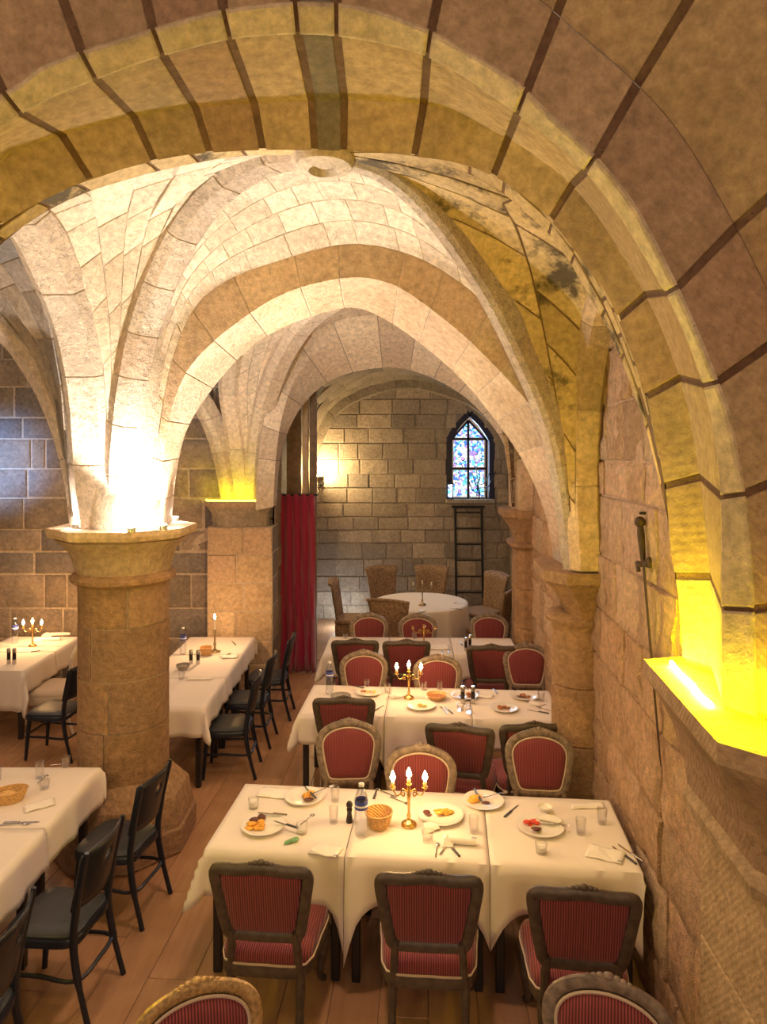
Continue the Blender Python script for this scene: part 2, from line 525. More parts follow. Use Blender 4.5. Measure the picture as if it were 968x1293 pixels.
class MB:
    def __init__(self):
        self.v, self.f = [], []

    def add(self, verts, faces, M=None):
        b = len(self.v)
        for p in verts:
            p = Vector(p)
            self.v.append(M @ p if M else p)
        self.f += [[b + i for i in f] for f in faces]
        return self

    def box(self, x0, x1, y0, y1, z0, z1, c=0.0, M=None):
        if c <= 0:
            vs = [(x, y, z) for z in (z0, z1) for y in (y0, y1) for x in (x0, x1)]
            fs = [(0, 2, 3, 1), (4, 5, 7, 6), (0, 1, 5, 4), (2, 6, 7, 3), (0, 4, 6, 2), (1, 3, 7, 5)]
            return self.add(vs, fs, M)
        pts = []
        for x, sx in ((x0, 1), (x1, -1)):
            for y, sy in ((y0, 1), (y1, -1)):
                for z, sz in ((z0, 1), (z1, -1)):
                    pts += [(x, y + sy * c, z + sz * c), (x + sx * c, y, z + sz * c), (x + sx * c, y + sy * c, z)]
        return self.hull(pts, M)

    def hull(self, pts, M=None):
        bm = bmesh.new()
        for p in pts:
            bm.verts.new(p)
        r = bmesh.ops.convex_hull(bm, input=bm.verts)
        dead = [g for g in r['geom_interior'] if isinstance(g, bmesh.types.BMVert)]
        if dead:
            bmesh.ops.delete(bm, geom=dead, context='VERTS')
        bmesh.ops.dissolve_limit(bm, angle_limit=0.01, verts=bm.verts, edges=bm.edges)
        bm.verts.index_update()
        vs = [v.co.copy() for v in bm.verts]
        fs = [[v.index for v in f.verts] for f in bm.faces]
        bm.free()
        return self.add(vs, fs, M)

    def lathe(self, prof, n=20, c=(0, 0, 0), M=None, a0=0.0, sx=1.0, sy=1.0):
        vs, fs, rows = [], [], []
        for r, z in prof:
            if r < 1e-5:
                rows.append([len(vs)])
                vs.append((c[0], c[1], c[2] + z))
            else:
                rows.append(list(range(len(vs), len(vs) + n)))
                for k in range(n):
                    a = a0 + 2 * PI * k / n
                    vs.append((c[0] + r * sx * math.cos(a), c[1] + r * sy * math.sin(a), c[2] + z))
        for A, B in zip(rows, rows[1:]):
            for k in range(n):
                k2 = (k + 1) % n
                if len(A) == 1 and len(B) == 1:
                    continue
                if len(A) == 1:
                    fs.append((A[0], B[k2], B[k]))
                elif len(B) == 1:
                    fs.append((A[k], A[k2], B[0]))
                else:
                    fs.append((A[k], A[k2], B[k2], B[k]))
        if len(rows[0]) > 1:
            fs.append(tuple(reversed(rows[0])))
        if len(rows[-1]) > 1:
            fs.append(tuple(rows[-1]))
        return self.add(vs, fs, M)

    def shell(self, prof, n=20, c=(0, 0, 0), M=None, sx=1.0, sy=1.0):
        """open lathe (profile goes up the outside and down the inside), no end caps"""
        vs, fs = [], []
        for r, z in prof:
            for k in range(n):
                a = 2 * PI * k / n
                vs.append((c[0] + r * sx * math.cos(a), c[1] + r * sy * math.sin(a), c[2] + z))
        for i in range(len(prof) - 1):
            for k in range(n):
                k2 = (k + 1) % n
                fs.append((i * n + k, i * n + k2, (i + 1) * n + k2, (i + 1) * n + k))
        fs.append(tuple(reversed(range(n))))
        fs.append(tuple(range((len(prof) - 1) * n, len(prof) * n)))
        return self.add(vs, fs, M)

    def tube(self, path, rad, n=8, M=None, closed=False, flat=1.0, up=None):
        P = [Vector(p) for p in path]
        m = len(P)
        rad = rad if isinstance(rad, (list, tuple)) else [rad] * m
        vs, fs = [], []
        ref = Vector(up) if up else None
        prev = None
        for i in range(m):
            a = P[(i - 1) % m] if (closed or i > 0) else P[i]
            b = P[(i + 1) % m] if (closed or i < m - 1) else P[i]
            t = (b - a).normalized()
            if ref is not None:
                s = t.cross(ref)
            elif prev is None:
                s = t.cross(Vector((0, 0, 1)) if abs(t.z) < 0.9 else Vector((1, 0, 0)))
            else:
                s = prev - t * prev.dot(t)
            if s.length < 1e-6:
                s = t.orthogonal()
            s.normalize()
            prev = s
            w = s.cross(t).normalized()
            for k in range(n):
                an = 2 * PI * (k + 0.5) / n
                vs.append(P[i] + s * (rad[i] * math.cos(an)) + w * (rad[i] * flat * math.sin(an)))
        for i in range(m if closed else m - 1):
            j = (i + 1) % m
            for k in range(n):
                k2 = (k + 1) % n
                fs.append((i * n + k, i * n + k2, j * n + k2, j * n + k))
        if not closed:
            fs.append(tuple(reversed(range(n))))
            fs.append(tuple(range((m - 1) * n, m * n)))
        return self.add(vs, fs, M)

    def prism(self, poly, z0, z1, c=0.0, M=None, top_scale=None):
        n = len(poly)
        cx = sum(p[0] for p in poly) / n
        cy = sum(p[1] for p in poly) / n
        sc = lambda s, z: [(cx + (p[0] - cx) * s, cy + (p[1] - cy) * s, z) for p in poly]
        r = max(math.hypot(p[0] - cx, p[1] - cy) for p in poly)
        rings = [sc(1 - c / r, z0), sc(1, z0 + c), sc(1, z1 - c), sc(1 - c / r, z1)] if c else [sc(1, z0), sc(top_scale or 1, z1)]
        return self.rings(rings, M)

    def rings(self, rings, M=None):
        n = len(rings[0])
        vs = [p for r in rings for p in r]
        fs = []
        for i in range(len(rings) - 1):
            for k in range(n):
                k2 = (k + 1) % n
                fs.append((i * n + k, i * n + k2, (i + 1) * n + k2, (i + 1) * n + k))
        fs.append(tuple(reversed(range(n))))
        fs.append(tuple(range((len(rings) - 1) * n, len(rings) * n)))
        return self.add(vs, fs, M)

    def ball(self, c, r, n=10, M=None, sc=(1, 1, 1)):
        prof = [(math.sin(PI * i / 6) * 1.0, -math.cos(PI * i / 6)) for i in range(7)]
        prof[0], prof[-1] = (0, -1), (0, 1)
        T = Matrix.Translation(c) @ Matrix.Diagonal((r * sc[0], r * sc[1], r * sc[2], 1))
        return self.lathe(prof, n, M=(M @ T) if M else T)

    def build(self, name, mat, parent=None, smooth=38):
        return mesh_obj(name, self.v, self.f, mat, parent, smooth)


def shape_polys(pts, closed=True, n=6):
    """Catmull-Rom resampling of a coarse outline"""
    P = [Vector(p) for p in pts]
    out = []
    m = len(P)
    for i in range(m if closed else m - 1):
        if closed:
            p0, p1, p2, p3 = P[i - 1], P[i], P[(i + 1) % m], P[(i + 2) % m]
        else:
            p0, p1, p2, p3 = P[max(i - 1, 0)], P[i], P[i + 1], P[min(i + 2, m - 1)]
        for k in range(n):
            t = k / n
            out.append(0.5 * ((2 * p1) + (p2 - p0) * t + (2 * p0 - 5 * p1 + 4 * p2 - p3) * t * t + (3 * p1 - p0 - 3 * p2 + p3) * t ** 3))
    if not closed:
        out.append(P[-1])
    return out


# ------------------------------------------------------------------ curves and lofted masonry
class Curve:
    """smooth 3-D curve, u in 0..1 by length, or by angle about an axis along Y when centre is given"""

    def __init__(self, pts, centre=None, rng_a=None):
        d = shape_polys(pts, False, 12)
        self.d = d
        if centre is None:
            s = [0.0]
            for a, b in zip(d, d[1:]):
                s.append(s[-1] + (b - a).length)
            self.s = [x / s[-1] for x in s]
            self.len = s[-1]
        else:
            an = [math.atan2(p.z - centre[1], p.x - centre[0]) for p in d]
            for i in range(1, len(an)):
                an[i] = max(an[i], an[i - 1] + 1e-5)
            a0, a1 = rng_a
            self.s = [(a - a0) / (a1 - a0) for a in an]

    def __call__(self, u):
        s, d = self.s, self.d
        if u <= s[0]:
            k = 0
        elif u >= s[-1]:
            k = len(s) - 2
        else:
            lo, hi = 0, len(s) - 1
            while hi - lo > 1:
                m = (lo + hi) // 2
                if s[m] <= u:
                    lo = m
                else:
                    hi = m
            k = lo
        t = (u - s[k]) / max(s[k + 1] - s[k], 1e-9)
        t = max(-3.0, min(4.0, t))
        return d[k].lerp(d[k + 1], t)


def loft(curves):
    n = len(curves) - 1

    def S(u, v):
        v = min(max(v, 0.0), n)
        i = min(int(v), n - 1)
        return curves[i](u).lerp(curves[i + 1](u), v - i)
    return S


def normal(S, u, v, vmax, sign):
    e, g = 0.004, 0.01
    du = S(min(u + e, 1), v) - S(max(u - e, 0), v)
    n = Vector((0, 0, 0))
    p = S(u, v)
    for dv in (S(u, min(v + g, vmax)) - p, p - S(u, max(v - g, 0))):
        c = du.cross(dv)
        if c.length > 1e-10:
            n += c.normalized()
    if n.length < 1e-6:
        return Vector((0, 0, -1)) * sign
    return n.normalized() * sign


def facing(S, vmax, toward=(0, 6, 2), down=False, us=(0.3, 0.5, 0.7), vv=None):
    """sign that turns the stones of a surface towards the room"""
    s = 0.0
    for u in us:
        for v in (vv or (vmax * 0.3, vmax * 0.5, vmax * 0.7)):
            n = normal(S, u, v, vmax, 1)
            s += -n.z if down else n.dot((Vector(toward) - S(u, v)).normalized())
    return 1 if s > 0 else -1


def piece(name, S, u0, u1, vs, vmax, sign, mat, parent, nu=1, h=0.02, g=0.012, ch=0.008, smooth=30, deep=0.02, rj=0.0, gvm=None):
    """one stone: front raised by h over the joint bed, edges chamfered, sides running back into the bed"""
    vm = vs[len(vs) // 2] if len(vs) > 2 else (vs[0] + vs[1]) / 2
    Lu = max((S(u1, vm) - S(u0, vm)).length, 1e-4)
    um = (u0 + u1) / 2
    v0, v1 = vs[0], vs[-1]
    Lv = max(sum((S(um, b) - S(um, a)).length for a, b in zip(vs, vs[1:])), 1e-4)
    gu, gv = min(g / Lu, 0.3) * (u1 - u0), min((g if gvm is None else gvm) / Lv, 0.3) * (v1 - v0)
    cu, cv = min(ch / Lu, 0.15) * (u1 - u0), min(ch / Lv, 0.15) * (v1 - v0)
    nv = len(vs) - 1

    def grid(iu, iv):
        us = [u0 + iu + (u1 - u0 - 2 * iu) * i / nu for i in range(nu + 1)]
        ww = list(vs)
        ww[0] = v0 + iv
        ww[-1] = v1 - iv
        return us, ww
    usA, vsA = grid(gu + cu, gv + cv)
    usB, vsB = grid(gu, gv)
    verts, faces = [], []
    W = nv + 1
    norms = {}
    for i in range(nu + 1):
        for j in range(W):
            nn = normal(S, usA[i], vsA[j], vmax, sign)
            norms[i, j] = nn
            q_ = S(usA[i], vsA[j])
            verts.append(q_ + nn * (h + (rj * noise.noise(q_ * 9.0) if rj else 0.0)))
    for i in range(nu):
        for j in range(nv):
            q = [i * W + j, (i + 1) * W + j, (i + 1) * W + j + 1, i * W + j + 1]
            faces.append(q if sign > 0 else q[::-1])
    loop = [(i, 0) for i in range(nu)] + [(nu, j) for j in range(nv)] + [(i, nv) for i in range(nu, 0, -1)] + [(0, j) for j in range(nv, 0, -1)]
    m = len(loop)
    b1 = len(verts)
    for i, j in loop:
        verts.append(S(usB[i], vsB[j]) + norms[i, j] * (h - ch))
    b2 = len(verts)
    for i, j in loop:
        verts.append(S(usB[i], vsB[j]) - norms[i, j] * deep)
    for k in range(m):
        k2 = (k + 1) % m
        a, b = loop[k][0] * W + loop[k][1], loop[k2][0] * W + loop[k2][1]
        for q in ([b1 + k, b1 + k2, b, a], [b2 + k, b2 + k2, b1 + k2, b1 + k]):
            faces.append(q if sign > 0 else q[::-1])
    return mesh_obj(name, verts, faces, mat, parent, smooth)


def bed(name, S, nu, vs, mat, sign=1, thick=0.0, u0=0.0, u1=1.0, parent=None, vmax=None, off=0.0):
    """the joint bed behind the stones; thick gives it body away from the room"""
    W = len(vs)
    vmax = vs[-1] if vmax is None else vmax
    us = [u0 + (u1 - u0) * i / nu for i in range(nu + 1)]
    P = [S(u, v) for u in us for v in vs]
    faces = []
    for i in range(nu):
        for j in range(W - 1):
            q = [i * W + j, (i + 1) * W + j, (i + 1) * W + j + 1, i * W + j + 1]
            faces.append(q if sign > 0 else q[::-1])
    if thick or off:
        Ns = [normal(S, u, v, vmax, sign) for u in us for v in vs]
        if off:
            P = [p + n * off for p, n in zip(P, Ns)]
    if thick:
        n = len(P)
        P = P + [p - q * thick for p, q in zip(P, Ns)]
        back = [[n + a for a in f[::-1]] for f in faces]
        loop = [i * W for i in range(nu)] + [nu * W + j for j in range(W - 1)] + [i * W + W - 1 for i in range(nu, 0, -1)] + list(range(W - 1, 0, -1))
        sides = [[loop[(k + 1) % len(loop)], loop[k], n + loop[k], n + loop[(k + 1) % len(loop)]] for k in range(len(loop))]
        if sign < 0:
            sides = [s[::-1] for s in sides]
        faces = faces + back + sides
    return mesh_obj(name, P, faces, mat, parent, 30)


def cuts(n, jit, r=rng):
    c = [0.0] + [(i + r.uniform(-jit, jit)) / n for i in range(1, n)] + [1.0]
    return c


def courses(parent, name, S, vrows, mat, sign=1, length=0.5, jit=0.28, h=0.02, g=0.012, ch=0.01, nu=1, u0=0.0, u1=1.0, vmax=None, hj=0.008, sub=0, skip=None, mats=None, rj=0.0):
    """running-bond rows of single stones over a surface"""
    vmax = vrows[-1] if vmax is None else vmax
    for k in range(len(vrows) - 1):
        va, vb = vrows[k], vrows[k + 1]
        vm = (va + vb) / 2
        L = sum((S(u0 + (u1 - u0) * (i + 1) / 12, vm) - S(u0 + (u1 - u0) * i / 12, vm)).length for i in range(12))
        n = max(1, round(L / (length * rng.uniform(0.85, 1.2))))
        c = [0.0] + sorted((i + (0.5 if k % 2 else 0.0) + rng.uniform(-jit, jit)) / (n + 0.5) for i in range(1, n)) + [1.0]
        for a, b in zip(c, c[1:]):
            if b - a < 0.15 / n:
                continue
            um_ = u0 + (u1 - u0) * (a + b) / 2
            if (S(um_, vb) - S(um_, va)).length < 0.06:
                continue
            ua, ub = u0 + (u1 - u0) * a, u0 + (u1 - u0) * b
            if skip and skip((ua + ub) / 2, vm, S((ua + ub) / 2, vm)):
                continue
            vv = [va + (vb - va) * i / (sub + 1) for i in range(sub + 2)]
            mt = rng.choice(mats) if mats else mat
            piece(name, S, ua, ub, vv, vmax, sign, mt, parent, nu, h + rng.uniform(-hj, hj), g, ch, rj=rj, smooth=50 if rj else 30)


def struct(o, label, cat, kind='structure'):
    return tag(o, label, cat, None, kind)


# ================================================================== THE VAULTED ROOM
# ------------------------------------------------------------------ floor of long planks
AX = Vector((0.065, 1, 0)).normalized()           # run of the planks
AW = Vector((AX.y, -AX.x, 0))


def floor_S(u, v):
    return AW * (-7.5 + 11.0 * u) + AX * (-1.0 + 15.0 * v)


fl = MB()
fl.box(-9, 4, -2, 14.5, -0.12, -0.006)
floor = struct(fl.build('floor', 'oak_post', None, None), 'wood-look plank floor running under all the dining tables', 'floor')
PW, PL = 0.272, 1.25
near = []
for i in range(-24, 9):
    offs = (i * 0.37) % 1.0 * PL
    for j in range(-1, 9):
        p = AW * (i * PW) + AX * (1.7 + j * PL + offs)
        c = p + AW * PW / 2 + AX * PL / 2
        X, Y = c.x, c.y
        if Y < 2.0 or Y > 10.2 or X > 1.75 or X < -0.62 * Y - 0.4 or (Y > 9.2 and X < -1.5):
            continue
        near.append((Y, p))
near.sort(key=lambda t: t[0])
for Y, p in near[:295]:
    g = 0.0018
    q = [p + AW * g + AX * g, p + AW * (PW - g) + AX * g, p + AW * (PW - g) + AX * (PL - g), p + AW * g + AX * (PL - g)]
    m = MB()
    e = 0.002
    z = rng.uniform(-0.0006, 0.0)
    inner = [q[0] + AW * e + AX * e, q[1] - AW * e + AX * e, q[2] - AW * e - AX * e, q[3] + AW * e - AX * e]
    m.add([(a.x, a.y, z) for a in inner] + [(a.x, a.y, z - 0.0025) for a in q] + [(a.x, a.y, -0.008) for a in q],
          [(0, 1, 2, 3)] + [(4 + k, 4 + (k + 1) % 4, (k + 1) % 4, k) for k in range(4)] + [(8 + k, 8 + (k + 1) % 4, 4 + (k + 1) % 4, 4 + k) for k in range(4)])
    m.build('plank', 'plank_wood', floor, None)
m = MB()
for i in range(-10, 10):
    for j in range(3):
        x0, y0 = 0.3 + i * PW, 10.3 + j * PL
        if -1.4 < x0 < 2.3:
            m.box(x0 + .002, x0 + PW - .002, y0 + .002, y0 + PL - .002, -0.008, -0.001)
tag(m.build('far_planks', 'plank_wood', floor, None), kind='stuff')


# ------------------------------------------------------------------ near arch, right across the view
CEN = (-0.30, 2.25)
LEFT = {0: [(-1.95, 3.78), (-2.30, 3.25), (-2.46, 2.70), (-2.50, 2.20)]}


def left_tail(Y, dx, dz):
    return [Vector((x + dx, Y, z + dz)) for x, z in ((-1.98, 3.80), (-2.34, 3.28), (-2.50, 2.75), (-2.54, 2.20))]


C0p = [(952, 914), (950, 800), (946, 700), (938, 620), (921, 527), (909, 490), (883, 423), (847, 345), (800, 258), (749, 195), (684, 135), (649, 102), (584, 62), (534, 36), (484, 18), (430, 7), (350, 6), (270, 17), (200, 36), (115, 63), (50, 88), (0, 122)]
C1p = [(914, 906), (913, 755), (913, 640), (909, 579), (894, 490), (863, 403), (826, 335), (790, 278), (749, 222), (704, 178), (649, 137), (584, 92), (534, 66), (484, 53), (430, 44), (390, 41), (340, 42), (280, 49), (190, 72), (100, 106), (50, 127), (0, 157)]
C2p = [(899, 870), (898, 755), (894, 693), (886, 620), (878, 563), (866, 501), (842, 428), (821, 382), (792, 330), (752, 268), (714, 225), (684, 202), (639, 172), (569, 138), (514, 129), (450, 126), (365, 128), (295, 131), (215, 139), (135, 155), (45, 181), (0, 205)]
C3p = [(864, 842), (857, 755), (848, 693), (839, 605), (816, 496), (790, 423), (768, 372), (739, 332), (709, 292), (684, 265), (634, 227), (584, 205), (514, 194), (450, 190), (375, 188), (300, 189), (220, 197), (135, 218), (65, 246), (0, 283)]
YA = (2.35, 2.42, 2.88, 3.00)
RA = (-0.06, PI + 0.06)
cv = []
for pp, Y, dx, dz in ((C0p, YA[0], 0.05, 0.12), (C1p, YA[1], 0.08, 0.06), (C2p, YA[2], 0.0, 0.02), (C3p, YA[3], -0.05, 0.0)):
    cv.append(Curve([at(x, y, Y) for x, y in pp] + left_tail(Y, dx, dz), CEN, RA))


def outward(c, d, Y):
    def g(u):
        p = c(u)
        w = Vector((p.x - CEN[0], 0, p.z - CEN[1])).normalized()
        q = p + w * d
        q.y = Y
        return q
    return g


ringC = outward(cv[0], 0.27, 2.33)
outC = outward(cv[0], 0.62, 2.02)
outD = outward(cv[0], 1.15, 1.35)
backC = outward(cv[3], 0.35, 3.05)
SA = loft([ringC, cv[0], cv[1], cv[2], cv[3], backC])
sgA = facing(SA, 5, (CEN[0], 1.5, CEN[1]))
arch1 = struct(bed('near_arch', SA, 260, [0, 1, 2, 3, 4, 5], 'mortar_dark', sgA, 0.0, off=-0.002), 'massive pale stone arch spanning the whole view overhead, lit yellow at its foot', 'arch')
# joints read off the photograph along the strip, from the foot on one side to the other
jp = [(912, 768), (912, 628), (893, 485), (845, 368), (742, 213), (655, 140), (540, 68), (425, 44), (376, 41), (290, 48), (205, 68), (120, 98), (25, 142)]


def u_of(px, py, Y):
    p = at(px, py, Y)
    return (math.atan2(p.z - CEN[1], p.x - CEN[0]) - RA[0]) / (RA[1] - RA[0])


ju = [0.0] + [u_of(x, y, YA[1]) for x, y in jp]
while ju[-1] < 0.93:
    ju.append(ju[-1] + 0.06)
ju.append(1.0)
for a, b in zip(ju, ju[1:]):
    key = abs((a + b) / 2 - u_of(400, 42, YA[1])) < 0.008      # the dark keystone
    piece('voussoir', SA, a, b, [0, 1, 2, 3, 4, 5], 5, sgA, 'chapel' if key else 'arch', arch1, nu=14, h=0.005 + rng.uniform(-0.002, 0.003), g=0.016, ch=0.003, deep=0.02, gvm=0.001)
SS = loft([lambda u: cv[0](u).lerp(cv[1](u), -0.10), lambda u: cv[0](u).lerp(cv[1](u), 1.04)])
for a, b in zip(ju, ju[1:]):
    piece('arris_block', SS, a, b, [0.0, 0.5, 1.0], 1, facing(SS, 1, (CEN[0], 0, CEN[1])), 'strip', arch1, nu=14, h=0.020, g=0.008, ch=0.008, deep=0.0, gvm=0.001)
# masonry of the vault the viewer stands under, above the near arch
SO = loft([outD, outC, ringC])
sgO = facing(SO, 2, (CEN[0], 0, CEN[1]))
web0 = struct(bed('ceiling_foreground', SO, 160, [0, 1, 2], 'mortar_dark', sgO, 0.0, off=-0.002), 'large smooth blocks of ceiling vault above the near arch', 'ceiling')
ko = [0.0, 0.10, 0.20] + [ju[4], ju[5], ju[6], ju[7], ju[8] + .01, ju[10], ju[12], ju[13], 0.86, 0.93, 1.0]
ko = sorted(ko)
for a, b in zip(ko, ko[1:]):
    if b - a > 0.02:
        piece('block', SO, a, b, [1.0, 1.5, 2.0], 2, sgO, 'arch', web0, nu=10, h=0.005, g=0.017, ch=0.003, gvm=0.001)
        piece('block', SO, a - 0.01 if a > 0.02 else a, b - 0.01 if b < 0.99 else b, [0.0, 0.5, 1.0], 2, sgO, 'arch', web0, nu=10, h=0.005, g=0.017, ch=0.003, gvm=0.001)


# ------------------------------------------------------------------ ribs
def rib(name, pts, w, d, nst, mat, label, bed_mat='mortar_light', c=None, g=0.003, B=None, u0=0.0, u1=1.0, h=0.004):
    C = Curve(pts)
    a, b = Vector(pts[0]), Vector(pts[-1])
    if B is None:
        dirp = Vector((b.x - a.x, b.y - a.y, 0)).normalized()
        B = Vector((dirp.y, -dirp.x, 0))
    B = Vector(B).normalized()
    c = c if c is not None else w * 0.22
    prof = [(-w / 2, -d), (-w / 2, -c), (-w / 2 + c, 0), (w / 2 - c, 0), (w / 2, -c), (w / 2, -d)]

    def S(u, v):
        u = min(max(u, 0), 1)
        p = C(u)
        t = (C(min(u + 0.02, 1)) - C(max(u - 0.02, 0))).normalized()
        n = t.cross(B).normalized()      # points away from the stone for B to the left of travel
        i = min(int(v), 4)
        f = v - i
        x = prof[i][0] * (1 - f) + prof[i + 1][0] * f
        y = prof[i][1] * (1 - f) + prof[i + 1][1] * f
        return p + B * x + n * (y * S.s)
    t = (C(0.55) - C(0.45)).normalized()
    S.s = 1.0 if True else 1.0
    # choose the sign so that the profile hangs below the curve's upper part
    nn = t.cross(B)
    S.s = 1.0 if nn.z < 0 else -1.0
    sg = facing(S, 5, down=True, us=(0.4, 0.5, 0.6), vv=(2.3, 2.5, 2.7))
    base = bed(name, S, 80, [0, 1, 2, 3, 4, 5], bed_mat, sg, 0.0, off=-0.003)
    struct(base, label, 'vault rib')
    cc = cuts(nst, 0.18)
    for p, q in zip(cc, cc[1:]):
        piece('voussoir', S, p, q, [0, 1, 2, 3, 4, 5], 5, sg, mat, base, nu=8, h=h, g=g, ch=0.004, deep=0.012)
    return C


BOSS = at(408, 206, 4.12)
DLp = [at(163, 668, 5.30), at(163, 600, 5.24), at(167, 545, 5.16), at(175, 485, 5.06), at(193, 405, 4.94), at(228, 320, 4.75), at(275, 255, 4.52), at(335, 216, 4.30), BOSS]
DRp = [at(716, 722, 5.16), at(712, 690, 5.14), at(703, 624, 5.06), at(690, 558, 4.97), at(671, 504, 4.88), at(651, 460, 4.80), at(628, 412, 4.70), at(600, 362, 4.62), at(545, 284, 4.44), at(480, 226, 4.26), BOSS]
R2p = [at(120, 668, 5.22), at(112, 610, 5.20), at(108, 548, 5.12), at(103, 490, 5.00), at(88, 415, 4.80), at(62, 348, 4.52), at(28, 288, 4.15), Vector((-2.24, 3.70, 4.40)), Vector((-2.34, 3.25, 3.95)), Vector((-2.44, 2.95, 3.30)), Vector((-2.50, 2.80, 2.30))]
R1p = [at(97, 668, 5.50), at(92, 620, 5.50), at(80, 566, 5.50), at(62, 515, 5.48), at(36, 468, 5.45), at(0, 428, 5.42), Vector((-3.6, 5.4, 4.22)), Vector((-4.2, 5.4, 4.25)), Vector((-4.8, 5.4, 3.95)), Vector((-5.3, 5.4, 3.2)), Vector((-5.4, 5.4, 2.4))]
FMp = [at(746, 722, 5.02), at(741, 640, 5.00), at(742, 560, 4.96), at(747, 490, 4.86), at(757, 430, 4.68), at(772, 385, 4.42), Vector((1.53, 3.95, 4.12)), Vector((1.54, 3.55, 3.85)), Vector((1.56, 3.28, 3.20)), Vector((1.57, 3.15, 2.14))]
near_diag_r = [BOSS, Vector((0.25, 3.85, 4.66)), Vector((0.80, 3.55, 4.20)), Vector((1.15, 3.32, 3.45)), Vector((1.32, 3.20, 2.70)), Vector((1.36, 3.15, 2.14))]
near_diag_l = [BOSS, Vector((-1.0, 3.80, 4.62)), Vector((-1.75, 3.40, 4.15)), Vector((-2.25, 3.02, 3.20)), Vector((-2.45, 2.85, 2.20))]

rib('diagonal_rib', DLp, 0.26, 0.26, 9, 'springer', 'broad pale diagonal vault rib rising from the round column to the crown')
rib('diagonal_rib', DRp, 0.13, 0.22, 8, 'springer', 'slim pale diagonal vault rib curving down to the engaged column by the wall')
rib('arcade_rib', R2p, 0.36, 0.30, 9, 'springer', 'pale vault rib rising from the round column towards the viewer', B=(-1, 0, 0))
rib('aisle_rib', R1p, 0.42, 0.30, 9, 'springer', 'pale rib springing from the round column towards the side aisle', B=(0, -1, 0))
rib('wall_rib', FMp, 0.25, 0.26, 8, 'tan', 'chamfered wall rib rising from the engaged column against the rough wall', B=(1, 0, 0))


def raised(c, dz, dy=0.0, dx=0.0):
    o = Vector((dx, dy, dz))
    return lambda u: c(u) + o


def bulge(ca, cb, amount):
    def S(u, v):
        p = ca(u).lerp(cb(u), v)
        return p + Vector((0, 0, amount * 4 * v * (1 - v) * math.sin(PI * min(max(u, 0), 1))))
    return S


def web(name, S, rows, mat, bedm, label, sign, length, h=0.005, g=0.003, u0=0.0, u1=1.0, nu=2, cat='ceiling', sub=1, jit=0.25):
    sign = facing(S, 1.0, down=True)
    o = struct(bed(name, S, 60, [i / 16 for i in range(17)], bedm, sign, 0.0, u0=u0, u1=u1), label, cat)
    courses(o, 'stone', S, rows, mat, sign, length, jit, h, g, 0.003, nu, u0, u1, 1.0, 0.002, sub)
    return o


rows = lambda n: [i / n for i in range(n + 1)]

# ------------------------------------------------------------------ second arch, between the round column and the engaged column
CEN2 = (-0.25, 2.45)
RA2 = (-0.15, PI + 0.06)
D0p = [(770, 700), (762, 620), (738, 540), (706, 478), (672, 436), (640, 404), (600, 366), (550, 331), (500, 311), (450, 303), (400, 310), (339, 329), (289, 347), (250, 376), (232, 405), (214, 450), (200, 520), (190, 600), (184, 670)]
D1p = [(735, 712), (726, 640), (708, 580), (690, 545), (668, 510), (623, 460), (579, 418), (525, 376), (490, 357), (450, 350), (400, 357), (351, 374), (306, 402), (264, 436), (234, 472), (214, 525), (206, 580), (200, 670)]
D2p = [(701, 709), (697, 687), (685, 638), (659, 580), (623, 527), (579, 475), (525, 429), (477, 398), (443, 388), (400, 397), (351, 416), (314, 440), (281, 474), (248, 519), (231, 556), (220, 614), (216, 668)]
YD = (5.16, 5.16, 5.74)
d0, d1, d2 = [Curve([at(x, y, Y) for x, y in pp], CEN2, RA2) for pp, Y in ((D0p, YD[0]), (D1p, YD[1]), (D2p, YD[2]))]


def outw(c, d, Y, CC):
    def g(u):
        p = c(u)
        w = Vector((p.x - CC[0], 0, p.z - CC[1])).normalized()
        q = p + w * d
        q.y = Y
        return q
    return g


d3 = outw(d2, 0.28, 5.76, CEN2)
SD = loft([d0, d1, d2, d3])
sgD = facing(SD, 3, (CEN2[0], 4, CEN2[1]))
UA, UB = 0.0, 0.985
arch2 = struct(bed('transverse_arch', SD, 150, [0, 1, 2, 3], 'mortar_light', sgD, 0.0, u0=UA, u1=UB, off=-0.003), 'second stone arch, brown face over bright underside, from round column to engaged column', 'arch')
cc = cuts(17, 0.14)
for a, b in zip(cc, cc[1:]):
    ua, ub = UA + (UB - UA) * a, UA + (UB - UA) * b
    piece('voussoir', SD, ua, ub, [0, 1, 2, 3], 3, sgD, 'tan', arch2, nu=8, h=0.003, g=0.0035, ch=0.003, deep=0.01)

# webs of the first bay: each runs from its boundary arch to the two half diagonals that meet at the crown
top_rear = Curve(list(reversed([p + Vector((0, 0.02, 0.06)) for p in DRp])) [::-1] + [p + Vector((0, 0.02, 0.06)) for p in reversed(DLp)][1:])
d0r = Curve([outw(d0, -0.03, 5.155, CEN2)(u) for u in [0.02 + 0.955 * i / 30 for i in range(31)]])
web('ceiling_rear_web', bulge(d0r, top_rear, 0.10), rows(5), 'pale', 'mortar_light', 'bright cream vault web of small blocks above the second arch', 1, 0.24, nu=2, g=0.002, h=0.004)
r2c = Curve([p + Vector((0.16, 0, 0.10)) for p in R2p])
top_left = Curve([p + Vector((0, 0, 0.08)) for p in DLp] + [p + Vector((0, 0, 0.08)) for p in near_diag_l[1:]])
web('ceiling_side_web', bulge(r2c, top_left, 0.06), rows(6), 'pale', 'mortar_light', 'pink and cream vault web of small blocks between two ribs of the round column', -1, 0.30, nu=1)
fmc = Curve([p + Vector((-0.08, 0, 0.08)) for p in FMp])
top_right = Curve([p + Vector((0, 0, 0.05)) for p in DRp] + [p + Vector((0, 0, 0.05)) for p in near_diag_r[1:]])
